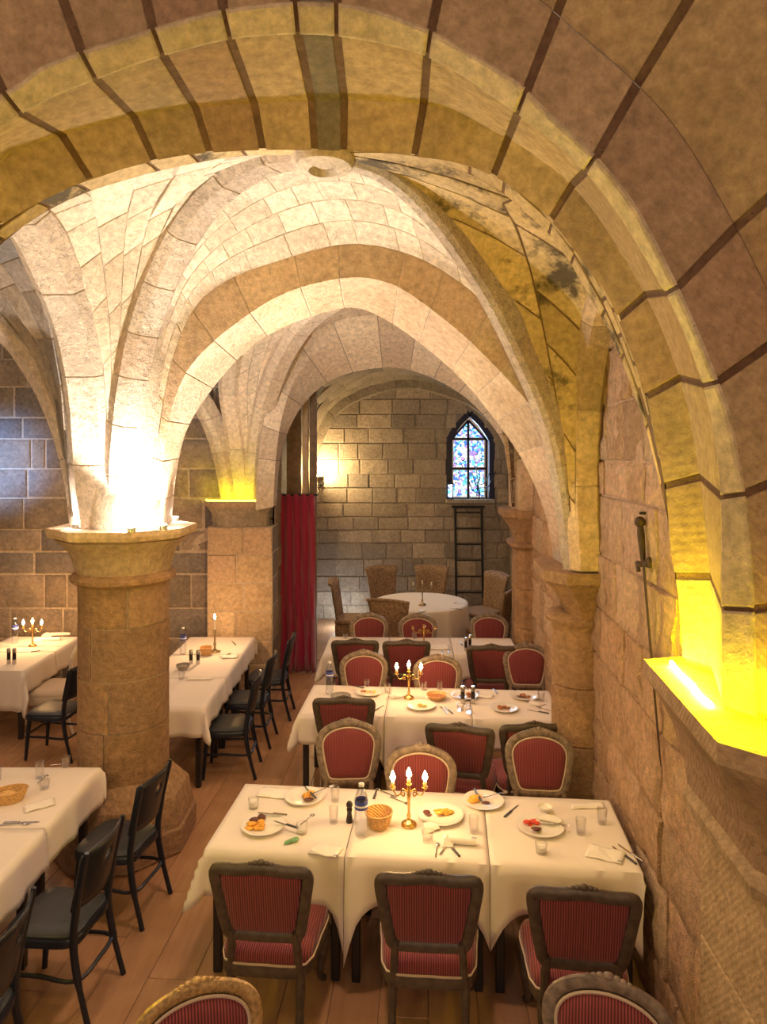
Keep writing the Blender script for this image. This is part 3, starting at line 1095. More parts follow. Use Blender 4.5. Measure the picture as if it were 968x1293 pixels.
web('ceiling_wall_web', bulge(fmc, top_right, 0.10), [0, 0.4, 1.0], 'ochre', 'mortar_dark', 'big ochre blocks of vault web with peeling sooty patches beside the wall', 1, 0.52, nu=4, g=0.009, sub=2)
c3r = Curve([cv[3](u) + Vector((0, 0.03, 0.06)) for u in [0.02 + 0.96 * i / 30 for i in range(31)]])
top_front = Curve([p + Vector((0, 0, 0.05)) for p in reversed(near_diag_r)] + [p + Vector((0, 0, 0.05)) for p in near_diag_l[1:]])
web('ceiling_front_web', bulge(c3r, top_front, 0.08), rows(4), 'ochre', 'mortar_dark', 'small irregular blocks of vault web just behind the near arch', -1, 0.26, nu=1, g=0.010)
r1c = Curve([p + Vector((0, -0.12, 0.10)) for p in R1p[:8]])
r2d = Curve([p + Vector((-0.16, 0, 0.10)) for p in R2p[:8]])
web('ceiling_aisle_web', bulge(r1c, r2d, 0.05), rows(4), 'rear', 'mortar_grey', 'shadowed vault web between the aisle rib and the arcade rib', 1, 0.35, nu=1)
m = MB()
m.lathe([(0.0, 0.10), (0.17, 0.10), (0.20, 0.04), (0.17, -0.03), (0.09, -0.05), (0.07, -0.01), (0.0, 0.0)], 16, BOSS)
struct(m.build('crown_boss_trim', 'pale'), 'round pale stone boss with a hollow at the vault crown', 'boss')

# ------------------------------------------------------------------ second bay and its rear arch
CEN3 = (0.15, 2.75)
RA3 = (-0.24, PI + 0.18)
G0p = [(668, 645), (664, 600), (650, 552), (628, 512), (590, 470), (545, 437), (508, 421), (465, 420), (430, 427), (398, 445), (370, 484), (355, 530), (348, 580), (345, 632)]
G1p = [(655, 645), (650, 602), (632, 553), (596, 509), (552, 480), (499, 464), (441, 471), (403, 490), (376, 520), (358, 560), (351, 600), (349, 632)]
g0, g1 = [Curve([at(x, y, Y) for x, y in pp], CEN3, RA3) for pp, Y in ((G0p, 8.75), (G1p, 9.25))]
gf = outw(g0, 0.22, 8.72, CEN3)
gb = outw(g1, 0.3, 9.27, CEN3)
SG = loft([gf, g0, g1, gb])
sgG = facing(SG, 3, (CEN3[0], 7, CEN3[1]))
arch3 = struct(bed('chapel_arch', SG, 120, [0, 1, 2, 3], 'mortar_grey', sgG, 0.0, u0=0.03, u1=0.98, off=-0.003), 'grey stone arch opening to the far chapel with the window', 'arch')
cc = cuts(13, 0.12)
for a, b in zip(cc, cc[1:]):
    piece('voussoir', SG, 0.03 + 0.95 * a, 0.03 + 0.95 * b, [0, 1, 2, 3], 3, sgG, 'pale', arch3, nu=8, h=0.003, g=0.005, ch=0.003)
BOSS2 = Vector((-0.25, 7.2, 4.74))
RNp = [at(327, 634, 9.0), at(329, 590, 8.95), at(334, 540, 8.8), at(345, 495, 8.55), at(364, 450, 8.2), at(395, 408, 7.8), BOSS2]
RMp = [at(303, 634, 9.0), at(300, 585, 8.95), at(294, 540, 8.8), at(288, 495, 8.55), at(290, 455, 8.2), Vector((-1.75, 7.4, 4.35)), Vector((-1.85, 6.7, 4.1)), Vector((-1.95, 6.0, 3.2)), Vector((-1.98, 5.8, 2.5))]
RLp = [at(283, 634, 9.0), at(274, 585, 8.97), at(262, 545, 8.9), at(243, 510, 8.8), Vector((-2.7, 8.5, 4.1)), Vector((-3.2, 7.8, 4.4))]
rib('far_diagonal_rib', RNp, 0.30, 0.24, 6, 'pale', 'grey-cream rib rising from the yellow-lit corbel to the far crown')
rib('far_arcade_rib', RMp, 0.26, 0.24, 7, 'pale', 'pale rib rising from the yellow-lit corbel back towards the round column', B=(-1, 0, 0))
rib('far_aisle_rib', RLp, 0.22, 0.22, 5, 'pale', 'slim pale rib leaning away from the yellow-lit corbel over the stone wall')
rd = [Vector((1.62, 8.7, 2.40)), Vector((1.5, 8.5, 3.2)), Vector((1.2, 8.2, 3.9)), Vector((0.6, 7.7, 4.45)), BOSS2]
topG = Curve([p + Vector((0, 0, 0.05)) for p in rd] + [p + Vector((0, 0, 0.05)) for p in reversed(RNp)][1:])
gr = Curve([gf(u) for u in [0.04 + 0.93 * i / 24 for i in range(25)]])
web('ceiling_far_rear_web', bulge(gr, topG, 0.05), rows(5), 'pale', 'mortar_grey', 'pale far vault web of small blocks above the chapel arch', 1, 0.25, nu=1)
fd_r = [BOSS2, Vector((0.55, 6.7, 4.5)), Vector((1.2, 6.2, 3.9)), Vector((1.5, 5.9, 3.0)), Vector((1.55, 5.8, 2.25))]
fd_l = [BOSS2, Vector((-0.9, 6.7, 4.55)), Vector((-1.5, 6.2, 4.0)), Vector((-1.85, 5.85, 3.2)), Vector((-1.92, 5.7, 2.5))]
topF = Curve(list(reversed(fd_r)) + fd_l[1:])
d3r = Curve([d3(u) for u in [0.03 + 0.94 * i / 24 for i in range(25)]])
web('ceiling_far_front_web', bulge(d3r, topF, 0.05), rows(4), 'pale', 'mortar_grey', 'pale vault web just behind the second arch', -1, 0.3, nu=1)
mc = Curve([p + Vector((0.10, 0, 0.08)) for p in RMp])
topM = Curve([p + Vector((0, 0, 0.06)) for p in RNp] + [p + Vector((0, 0, 0.06)) for p in fd_l[1:]])
web('ceiling_far_side_web', bulge(mc, topM, 0.03), rows(4), 'pale', 'mortar_grey', 'pale narrow vault web between the ribs of the yellow-lit corbel', -1, 0.3, nu=1)
rw = Curve([Vector((1.66, 8.75, 2.4)), Vector((1.7, 8.4, 3.3)), Vector((1.7, 7.3, 4.2)), Vector((1.68, 6.1, 3.4)), Vector((1.64, 5.75, 2.25))])
topR = Curve(rd[:] + fd_r[1:])
web('ceiling_far_wall_web', bulge(rw, topR, 0.03), rows(3), 'ochre', 'mortar_dark', 'brown vault web over the wall beside the rear dining rows', -1, 0.4, nu=1)

# chapel vault and end wall
YB = 12.85
Hp = [(648, 640), (645, 600), (632, 552), (600, 517), (560, 499), (520, 490), (480, 495), (441, 511), (419, 531), (401, 571), (394, 615), (392, 640)]
hc = Curve([at(x, y, YB) for x, y in Hp], CEN3, RA3)
g1b = Curve([gb(u) for u in [0.03 + 0.95 * i / 24 for i in range(25)]])
h1b = Curve([outw(hc, 0.12, YB + 0.05, CEN3)(u) for u in [0.03 + 0.95 * i / 24 for i in range(25)]])
web('ceiling_chapel', bulge(g1b, h1b, 0.12), rows(7), 'chapel', 'mortar_grey', 'dim vault of the far chapel curving down to its end wall', -1, 0.4, nu=1)
hi = outw(hc, 0.0, YB - 0.12, CEN3)
ho = outw(hc, 0.16, YB - 0.14, CEN3)
hb = outw(hc, -0.02, YB, CEN3)
SH = loft([ho, hi, hb])
sgH = facing(SH, 2, (CEN3[0], 10, CEN3[1]))
arch4 = struct(bed('end_wall_arch', SH, 36, [0, 1, 2], 'mortar_grey', sgH, 0.0, u0=0.03, u1=0.97), 'thin dark wall arch framing the end wall of the chapel', 'arch')
cc = cuts(12, 0.1)
for a, b in zip(cc, cc[1:]):
    piece('voussoir', SH, 0.03 + 0.94 * a, 0.03 + 0.94 * b, [0, 1, 2], 2, sgH, 'chapel', arch4, nu=3, h=0.008, g=0.008, ch=0.005)


# ------------------------------------------------------------------ walls
def flat_S(o, uvec, vvec):
    o, uvec, vvec = Vector(o), Vector(uvec), Vector(vvec)
    return lambda u, v: o + uvec * u + vvec * v


def wall(name, S, hgt_rows, mat, bedm, label, sign, length, h=0.018, g=0.008, thick=0.3, jit=0.28, skip=None, bedv=2, hj=0.008, cat='wall', ch=0.01, rj=0.0, nu=1, sub=0):
    sign = facing(S, 1.0)
    o = struct(bed(name, S, 2, [i / bedv for i in range(bedv + 1)], bedm, sign, thick), label, cat)
    courses(o, 'stone', S, hgt_rows, mat, sign, length, jit, h, g, ch, nu, 0.0, 1.0, 1.0, hj, sub, skip, rj=rj)
    return o


def rowlist(n, jit=0.12):
    c = [0.0] + [(i + rng.uniform(-jit, jit)) / n for i in range(1, n)] + [1.0]
    return c


# end wall of the chapel, with a pointed window opening built from pieces around it
WX0, WX1 = (566 - HX) * YB / F, (621 - HX) * YB / F          # window opening
WZ0, WZM, WZ1 = CZ - (630 - HY) * YB / F, CZ - (560 - HY) * YB / F, CZ - (521 - HY) * YB / F
WC = (WX0 + WX1) / 2


def in_window(x, z):
    if not (WX0 - 0.02 < x < WX1 + 0.02) or z < WZ0 - 0.02:
        return False
    if z < WZM:
        return True
    return abs(x - WC) < (WX1 - WX0) / 2 * max(0.0, 1 - ((z - WZM) / (WZ1 - WZM + 0.02)) ** 1.25)


EX0, EX1 = -1.75, 2.75
S_end = flat_S((EX0, YB, 0), (EX1 - EX0, 0, 0), (0, 0, 5.0))
hw = MB()
xs = [EX0, WX0, WX1, EX1]
# slab of the end wall around the opening
hw.box(EX0, WX0, YB, YB + 0.45, 0, 5.0)
hw.box(WX1, EX1, YB, YB + 0.45, 0, 5.0)
hw.box(WX0, WX1, YB, YB + 0.45, 0, WZ0)
n = 8
arcL = [(WC - (WX1 - WX0) / 2 * (1 - t ** 1.35), WZM + (WZ1 - WZM) * t) for t in [i / n for i in range(n + 1)]]
for (xa, za), (xb, zb) in zip(arcL, arcL[1:]):
    for s in (1, -1):
        f = (lambda x: x) if s == 1 else (lambda x: 2 * WC - x)
        e = WX0 if s == 1 else WX1
        P = [(e, YB, za), (f(xa), YB, za), (f(xb), YB, zb), (e, YB, zb)]
        hw.hull(P + [(p[0], YB + 0.45, p[2]) for p in P])
hw.box(WX0, WX1, YB, YB + 0.45, WZ1, 5.0)
endw = struct(hw.build('wall_end', 'mortar_grey', None, None), 'end wall of squared grey-brown stone blocks with the pointed window', 'wall')
zr = [0, 0.26, 0.52, 0.80, 1.12, 1.42, 1.66, 1.90, 2.16, 2.44, 2.70, 2.98, 3.28, 3.56, 3.82, 4.10, 4.40]
for k in range(len(zr) - 1):
    za, zb = zr[k], zr[k + 1]
    x = -1.55 + rng.uniform(-0.3, 0)
    while x < 2.6:
        x2 = x + rng.uniform(0.34, 0.66)
        segs = [(x, x2)]
        zm = (za + zb) / 2
        if zb > WZ0 + 0.02 and za < WZ1:
            half = (WX1 - WX0) / 2 if za < WZM else (WX1 - WX0) / 2 * max(0.0, 1 - ((za - WZM) / (WZ1 - WZM)) ** 1.2)
            lo, hi_ = WC - half - 0.03, WC + half + 0.03
            out = []
            for a, b in segs:
                if b <= lo or a >= hi_:
                    out.append((a, b))
                else:
                    if lo - a > 0.1:
                        out.append((a, lo))
                    if b - hi_ > 0.1:
                        out.append((hi_, b))
            segs = out
        for a, b in segs:
            piece('stone', S_end, (a - EX0) / (EX1 - EX0), (b - EX0) / (EX1 - EX0), [za / 5.0, zb / 5.0], 1.0, 1, 'grey', endw, 1, 0.02 + rng.uniform(-0.007, 0.007), 0.008, 0.01)
        x = x2

# side walls of the chapel
wall('wall_chapel_left', flat_S((-1.62, 12.85, 0), (0, -3.1, 0), (0, 0, 4.4)), rowlist(14), 'chapel', 'mortar_grey', 'dark side wall of the far chapel behind the red curtain', 1, 0.5)
wall('wall_chapel_right', flat_S((2.35, 9.3, 0), (0, 3.55, 0), (0, 0, 4.4)), rowlist(14), 'chapel', 'mortar_grey', 'dark side wall of the far chapel behind the ladder', 1, 0.5)

# rear aisle wall with the yellow-lit corbel
YR = 9.15
S_rear = flat_S((-7.0, YR, 0), (5.55, 0, 0), (0, 0, 5.0))
wall('wall_rear', S_rear, rowlist(14, 0.30), 'rear', 'mortar_light', 'weathered grey and orange block wall behind the side dining tables', 1, 0.58, jit=0.42, h=0.012, g=0.012, hj=0.009, ch=0.012, rj=0.012, nu=3, sub=2)
S_ret = flat_S((-1.45, YR, 0), (0, 0.55, 0), (0, 0, 4.4))
wall('wall_rear_return', S_ret, rowlist(12), 'chapel', 'mortar_grey', 'narrow dark return of the rear wall beside the red curtain', 1, 0.5)
wall('wall_left', flat_S((-7.0, 2.0, 0), (0, 7.2, 0), (0, 0, 5.0)), rowlist(11), 'rear', 'mortar_light', 'block wall closing the far side of the aisle', 1, 0.9)

# side wall, rough sandy stone, running from the near pier past the engaged column


def wx(Y):
    return 1.50 + 0.07 * (Y - 3.8)


S_side = lambda u, v: Vector((wx(2.0 + 8.0 * u), 2.0 + 8.0 * u, 5.0 * v))
wall('wall_right', S_side, rowlist(13, 0.2), 'rough', 'rough', 'rough sandy stone wall with the hanging sword', -1, 0.46, h=0.014, g=0.006, hj=0.008, ch=0.009, rj=0.03, nu=4, sub=3,
     skip=lambda u, v, p: p.z > 4.4)


# ------------------------------------------------------------------ columns and piers
def octo(cx, cy, r, n=8, a0=PI / 8):
    return [(cx + r * math.cos(a0 + 2 * PI * k / n), cy + r * math.sin(a0 + 2 * PI * k / n)) for k in range(n)]


CX, CY = -2.07, 5.50
col = struct(empty('round_column', (CX, CY, 0)), 'thick round stone column with moulded capital and white uplights', 'column')
m = MB()
m.prism(octo(0, 0, 0.56), 0.0, 0.20, 0.015)
m.build('plinth', 'column', col, None)
m = MB()
m.rings([[(x, y, 0.20) for x, y in octo(0, 0, 0.54)], [(x, y, 0.42) for x, y in octo(0, 0, 0.50)], [(x, y, 0.56) for x, y in octo(0, 0, 0.36)]])
m.build('base_block', 'column', col, None)
zz = [0.54, 0.95, 1.34, 1.74, 2.06]
for a, b in zip(zz, zz[1:]):
    # each drum is laid from three curved blocks
    k0 = rng.uniform(0, 2)
    for k in range(3):
        a0, a1 = k0 + 2 * PI * k / 3, k0 + 2 * PI * (k + 1) / 3
        Sd = lambda u, v, a0=a0, a1=a1: Vector((0.335 * math.cos(a0 + (a1 - a0) * u), 0.335 * math.sin(a0 + (a1 - a0) * u), v))
        piece('drum_block', Sd, 0.0, 1.0, [a, (a + b) / 2, b], 9, 1, 'column', col, nu=10, h=0.008 + rng.uniform(-.003, .003), g=0.004, ch=0.005)
m = MB()
m.lathe([(0.332, 0.5), (0.332, 2.1)], 32)
m.build('core', 'mortar_light', col)
m = MB()
m.lathe([(0.335, 2.04), (0.36, 2.05), (0.395, 2.075), (0.40, 2.10), (0.385, 2.125), (0.35, 2.14)], 36)
m.build('neck_ring', 'column', col)
m = MB()
ringsC = []
for r, z, n8 in ((0.35, 2.13, 0), (0.37, 2.20, 0), (0.40, 2.30, .3), (0.47, 2.38, .8), (0.49, 2.40, 1)):
    rr = []
    for k in range(32):
        a = 2 * PI * k / 32
        ro = r / max(abs(math.cos(((a + PI / 8) % (PI / 4)) - PI / 8)), 0.5) * math.cos(PI / 8) * 1.04
        q = r * (1 - n8) + ro * n8
        rr.append((q * math.cos(a), q * math.sin(a), z))
    ringsC.append(rr)
m.rings(ringsC)
m.build('capital', 'tan', col)
m = MB()
m.rings([[(x, y, z) for x, y in octo(0, 0, r)] for r, z in ((0.49, 2.40), (0.55, 2.42), (0.565, 2.45), (0.565, 2.49))])
m.build('abacus', 'tan', col, None)
m = MB()
m.lathe([(0.33, 2.48), (0.31, 2.9), (0.30, 3.3), (0.24, 3.7), (0.12, 4.0)], 20)
m.build('springer_core', 'springer', col)

# engaged column by the side wall
EXC, EYC = 1.54, 5.42
ec = struct(empty('engaged_column', (0, 0, 0)), 'slender engaged stone column against the wall with plain chalice capital', 'column')


def half_rings(poly_specs):
    return [[(x, y, z) for x, y in poly] for poly, z in poly_specs]


def scaled(poly, s, c):
    return [(c[0] + (x - c[0]) * s, c[1] + (y - c[1]) * s) for x, y in poly]


abE = [(1.85, 4.98), (1.85, 5.86), (1.38, 5.86), (1.25, 5.74), (1.20, 5.18), (1.33, 4.98)]
abE = abE[::-1]
cE = (1.70, 5.42)
m = MB()
m.rings(half_rings([(scaled(abE, 0.93, cE), 2.08), (scaled(abE, 1.0, cE), 2.11), (abE, 2.19)]))
m.build('abacus', 'column', ec, None)
m = MB()
m.rings(half_rings([(scaled(abE, 0.55, cE), 1.80), (scaled(abE, 0.60, cE), 1.88), (scaled(abE, 0.74, cE), 1.99), (scaled(abE, 0.92, cE), 2.08)]))
m.build('capital', 'column', ec)
m = MB()
m.lathe([(0.20, 1.74), (0.255, 1.76), (0.265, 1.79), (0.24, 1.82), (0.2, 1.83)], 24, (EXC, EYC, 0))
m.build('neck_ring', 'column', ec)
zz = [0.0, 0.42, 0.83, 1.27, 1.76]
for a, b in zip(zz, zz[1:]):
    m = MB()
    r = 0.215 + rng.uniform(-0.004, 0.004)
    m.lathe([(r - 0.012, a), (r, a + 0.012), (r, b - 0.014), (r - 0.012, b - 0.002)], 24, (EXC, EYC, 0))
    m.build('drum_block', 'column', ec)
m = MB()
m.box(1.42, 1.90, 5.10, 5.78, 2.18, 2.9)
m.build('springer_core', 'springer', ec, None)

# further engaged column towards the chapel
e2 = struct(empty('far_engaged_column', (0, 0, 0)), 'further engaged stone column with stepped capital beside the chapel', 'column')
ab2 = [(2.4, 8.2), (2.4, 9.2), (1.62, 9.2), (1.50, 9.05), (1.46, 8.45), (1.58, 8.28)][::-1]
c2_ = (2.05, 8.7)
m = MB()
m.rings(half_rings([(scaled(ab2, 0.94, c2_), 2.26), (ab2, 2.30), (ab2, 2.38)]))
m.build('abacus', 'column', e2, None)
m = MB()
m.rings(half_rings([(scaled(ab2, 0.70, c2_), 1.98), (scaled(ab2, 0.73, c2_), 2.10), (scaled(ab2, 0.93, c2_), 2.26)]))
m.build('capital', 'column', e2)
m = MB()
m.rings(half_rings([(scaled(ab2, 0.70, c2_), 1.88), (scaled(ab2, 0.82, c2_), 1.93), (scaled(ab2, 0.82, c2_), 1.97), (scaled(ab2, 0.70, c2_), 1.99)]))
m.build('neck_ring', 'column', e2, None)
zz = [0.0, 0.45, 0.92, 1.4, 1.89]
for a, b in zip(zz, zz[1:]):
    m = MB()
    m.rings(half_rings([(scaled(ab2, 0.685, c2_), a), (scaled(ab2, 0.70, c2_), a + .01), (scaled(ab2, 0.70, c2_), b - .012), (scaled(ab2, 0.685, c2_), b - .002)]))
    m.build('drum_block', 'column', e2, None)
m = MB()
m.box(1.66, 2.2, 8.35, 9.15, 2.37, 3.0)
m.build('springer_core', 'tan', e2, None)

# near pier with its bright yellow ledge
npier = struct(empty('near_pier', (0, 0, 0)), 'near stone pier with glowing yellow capital ledge', 'column')
ledge = [(1.175, 3.11), (1.07, 2.21), (1.17, 2.10), (2.1, 1.90), (2.1, 3.30)]
m = MB()
cL = (1.62, 2.6)
m.rings(half_rings([(scaled(ledge, 0.95, cL), 2.02), (scaled(ledge, 1.0, cL), 2.06), (ledge, 2.13)]))
m.build('abacus', 'arch', npier, None)
shaft = [(1.36, 2.96), (1.335, 2.42), (1.42, 2.24), (2.1, 2.05), (2.1, 3.1)]


def mixp(a, b, t):
    return [(x0 + (x1 - x0) * t, y0 + (y1 - y0) * t) for (x0, y0), (x1, y1) in zip(a, b)]


m = MB()
led2 = scaled(ledge, 0.95, cL)
m.rings(half_rings([(mixp(shaft, led2, 0.25), 1.62), (mixp(shaft, led2, 0.34), 1.74), (mixp(shaft, led2, 0.56), 1.88), (mixp(shaft, led2, 0.88), 2.0), (led2, 2.03)]))
m.build('capital', 'arch', npier)
m = MB()
m.rings(half_rings([(shaft, 1.50), (mixp(shaft, led2, 0.30), 1.53), (mixp(shaft, led2, 0.36), 1.58), (mixp(shaft, led2, 0.25), 1.63)]))
m.build('neck_ring', 'arch', npier, None)
zz = [0.0, 0.5, 1.0, 1.51]
for a, b in zip(zz, zz[1:]):
    m = MB()
    m.rings(half_rings([(scaled(shaft, 0.985, cL), a), (shaft, a + .012), (shaft, b - .012), (scaled(shaft, 0.985, cL), b)]))
    m.build('shaft_block', 'arch', npier, None)
m = MB()
m.box(1.45, 2.1, 2.42, 3.02, 2.12, 3.4)
m.build('springer_core', 'arch', npier, None)

# near pier on the other side, outside the frame, carrying the other end of the near arch
op = struct(empty('opposite_pier', (-2.72, 2.7, 0)), 'stone pier carrying the other foot of the near arch', 'column')
m = MB()
m.lathe([(0.36, 0), (0.36, 1.6), (0.42, 1.65), (0.40, 1.75), (0.55, 2.05), (0.58, 2.10), (0.58, 2.16)], 12)
m.build('shaft_block', 'arch', op)

# corbel ledge on the rear wall
cb = struct(empty('rear_corbel', (0, 0, 0)), 'stone corbel ledge on the rear wall glowing yellow', 'corbel')
cp = [(-2.34, 9.2), (-2.30, 8.86), (-2.18, 8.76), (-1.54, 8.76), (-1.42, 8.86), (-1.42, 9.2)]
m = MB()
cC = (-1.88, 9.2)
m.rings(half_rings([(scaled(cp, 0.93, cC), 2.38), (cp, 2.41), (cp, 2.46)]))
m.build('abacus', 'tan', cb, None)
m = MB()
m.rings(half_rings([(scaled(cp, 0.80, cC), 2.12), (scaled(cp, 0.82, cC), 2.30), (scaled(cp, 0.93, cC), 2.38)]))
m.build('capital', 'chapel', cb, None)
m = MB()
m.box(-2.26, -1.425, 8.84, 9.3, 0.0, 2.13)
m.build('pilaster', 'mortar_light', cb, None)
courses(cb, 'stone', flat_S((-2.26, 8.84, 0), (0.835, 0, 0), (0, 0, 2.13)), rowlist(6, 0.15), 'tan', 1, 0.45, 0.25, 0.010, 0.006, 0.008, vmax=1.0)
courses(cb, 'stone', flat_S((-1.425, 8.84, 0), (0, 0.46, 0), (0, 0, 2.13)), rowlist(6, 0.15), 'chapel', 1, 0.45, 0.25, 0.006, 0.006, 0.006, vmax=1.0)


# ================================================================== LIGHT FITTINGS OF THE ROOM
def uplight(x, y, z, power, color, label, tgt, lens='led_white', r=0.032, spot=138, group='white uplights on the round capital'):
    t = thing('uplight', label, 'uplight', (x, y, z), 0, group)
    m = MB()
    m.lathe([(r, 0), (r, 0.03), (r * 0.8, 0.036)], 14)
    m.build('housing', 'alu', t)
    m = MB()
    m.lathe([(r * 0.78, 0.0362), (r * 0.7, 0.040), (0, 0.042)], 14)
    m.build('lens', lens, t)
    lamp('uplight_light', 'SPOT', (0, 0, 0.055), power * 1.0, color, t, 0.03, spot, None, 0.5)
    l = t.children[-1]
    d = Vector(tgt) - Vector((x, y, z))
    l.rotation_euler = d.to_track_quat('-Z', 'Y').to_euler()
    lamp('uplight_spill', 'POINT', (0, 0, 0.06), power * 0.06, color, t, 0.03)
    return t


WHITE = (1.0, 0.89, 0.78)
UL = [(112, 97, 664, 5.28, 'white uplight at the aisle side of the round capital', (-2.45, 5.0, 4.3)),
      (106, 166, 668, 5.03, 'white uplight at the front middle of the round capital', (-1.8, 5.0, 4.6)),
      (136, 206, 664, 5.22, 'white uplight on the round capital nearest the red-chair rows', (-0.3, 5.2, 4.4))]
for cone, px, py, Y, lab, tg in UL:
    p = at(px, py, Y)
    p.z = 2.491
    uplight(p.x, p.y, p.z, 125, WHITE, lab, tg, spot=cone)
uplight(CX + 0.30, CY + 0.36, 2.491, 85, WHITE, 'white uplight hidden behind the ribs of the round capital', (-0.8, 6.8, 4.6))
uplight(CX - 0.36, CY + 0.30, 2.491, 45, WHITE, 'white uplight on the far aisle side of the round capital', (-3.4, 6.8, 4.4))


def led_strip(name, pts, mat, label, color, power, spots, r=0.010):
    t = thing(name, label, 'light strip')
    m = MB()
    m.tube(shape_polys(pts, False, 6), r, 8)
    m.build('glow_tube', mat, t)
    for s in spots:
        lamp('strip_light', 'POINT', s, power, color, t, 0.04)
    return t


YEL = (1.0, 0.84, 0.0)
zl = 2.142
led_strip('led_strip', [(1.262, 3.02, zl), (1.235, 2.88, zl), (1.225, 2.75, zl), (1.20, 2.62, zl), (1.19, 2.50, zl)], 'led_yellow', 'glowing yellow light strip lying on the near pier ledge', YEL, 12.5,
          [(1.25, 2.95, 2.158), (1.20, 2.62, 2.158), (1.19, 2.38, 2.158), (1.36, 3.12, 2.19), (1.38, 2.24, 2.160)])
led_strip('led_strip', [(-2.25, 3.0, 2.18), (-2.2, 2.8, 2.18), (-2.2, 2.6, 2.18)], 'led_yellow', 'glowing yellow light strip on the opposite pier outside the picture', YEL, 11,
          [(-2.22, 2.9, 2.26), (-2.22, 2.6, 2.26)])
led_strip('led_strip', [(-2.30, 8.95, 2.472), (-2.24, 8.84, 2.472), (-2.1, 8.80, 2.472), (-1.6, 8.80, 2.472), (-1.47, 8.88, 2.472)], 'led_dim', 'thin yellow light strip along the corbel ledge', YEL, 1.6,
          [(-2.15, 8.82, 2.53), (-1.85, 8.79, 2.53), (-1.55, 8.82, 2.53)], 0.012)

# sconce on the chapel wall
sp = Vector((-1.16, 12.55, 2.60))
t = thing('wall_sconce', 'small warm wall lamp shining on the chapel wall', 'wall lamp', sp)
m = MB()
m.box(-0.05, 0.05, 0.22, 0.27, -0.12, 0.10, 0.01)
m.tube([(0, 0.24, -0.04), (0, 0.12, -0.08), (0, 0.0, -0.05)], 0.012, 8)
m.build('bracket', 'iron', t)
m = MB()
m.lathe([(0.03, -0.05), (0.075, 0.0), (0.085, 0.07), (0.08, 0.07), (0.07, 0.005), (0.0, -0.03)], 16)
m.build('shade', 'brass_dull', t)
m = MB()
m.ball((0, 0, 0.05), 0.055)
m.build('bulb', 'lamp_warm', t)
lamp('sconce_light', 'POINT', (0.02, -0.02, 0.16), 60, (1.0, 0.72, 0.34), t, 0.06)
lamp('strip_light', 'POINT', (-0.75, 12.2, 0.25), 9, (0.85, 0.95, 1.0), None, 0.05).name = 'floor_spot_light'

# cool projector glow on the aisle wall
lamp('aisle_blue_light', 'SPOT', (-5.7, 7.2, 2.7), 260, (0.25, 0.50, 1.0), None, 0.06, 44, at(-4, 585, YR), 1.0)

# ================================================================== WINDOW, LADDER, CURTAIN, SWORD
win = struct(empty('window_1', (0, 0, 0)), 'pointed stained glass window glowing blue and white in the end wall', 'window')
YW = YB + 0.22


def wpt(px, py, y=YW):
    return (((px - HX) * YB / F), y, CZ - (py - HY) * YB / F)


def pane(pts):
    m = MB()
    P = [wpt(*p) for p in pts]
    n = len(P)
    m.add([(x, y - 0.008, z) for x, y, z in P] + [(x, y + 0.008, z) for x, y, z in P],
          [tuple(range(n)), tuple(reversed(range(n, 2 * n)))] + [(k, n + k, n + (k + 1) % n, (k + 1) % n) for k in range(n)])
    m.build('pane', 'stained_glass', win, None)


L_, M1, M2, R_ = 574, 591, 594.5, 613
pane([(L_, 628), (M1, 628), (M1, 594), (L_, 594)][::-1])
pane([(M2, 628), (R_, 628), (R_, 594), (M2, 594)][::-1])
pane([(L_, 590), (M1, 590), (M1, 556), (L_, 556)][::-1])
pane([(M2, 590), (R_, 590), (R_, 556), (M2, 556)][::-1])
pane([(L_, 552), (M1, 552), (M1, 534), (586, 540), (579, 546)][::-1])
pane([(M2, 552), (R_, 552), (608, 546), (600, 540), (M2, 534)][::-1])
m = MB()


def wbar(a, b, w=0.028):
    m.tube([wpt(*a), wpt(*b)], w, 4, up=(0, 1, 0))


for a, b in (((571, 632), (571, 553)), ((616, 632), (616, 553)), ((571, 631), (616, 631)), ((571, 592), (616, 592)), ((571, 554), (616, 554)), ((592.7, 632), (592.7, 530)), ((570, 556), (593, 530)), ((617, 556), (593, 530))):
    wbar(a, b)
m.build('window_frame', 'lead_frame', win, None)
m = MB()
for s in (-1, 1):
    pass
fr = [(566, 632), (566, 556), (572, 545), (580, 534), (593, 521), (606, 534), (614, 545), (621, 556), (621, 632)]
for a, b in zip(fr, fr[1:]):
    m.tube([wpt(a[0], a[1], YB + 0.05), wpt(b[0], b[1], YB + 0.05)], 0.075, 4, up=(0, 1, 0))
m.build('outer_frame', 'lead_frame', win, None)
m = MB()
m.box(WX0 - 0.05, WX1 + 0.05, YB - 0.06, YB + 0.30, WZ0 - 0.08, WZ0 + 0.0, 0.01)
m.build('window_sill', 'mortar_grey', win, None)
a = bpy.data.lights.new('window_daylight', 'AREA')
a.shape = 'RECTANGLE'
a.size, a.size_y = 0.6, 1.3
a.energy = 16
a.color = (0.50, 0.72, 1.0)
ao = bpy.data.objects.new('window_daylight', a)
ao.location = (WC, YW - 0.06, (WZ0 + WZ1) / 2)
ao.rotation_euler = (-PI / 2, 0, 0)
link(ao)

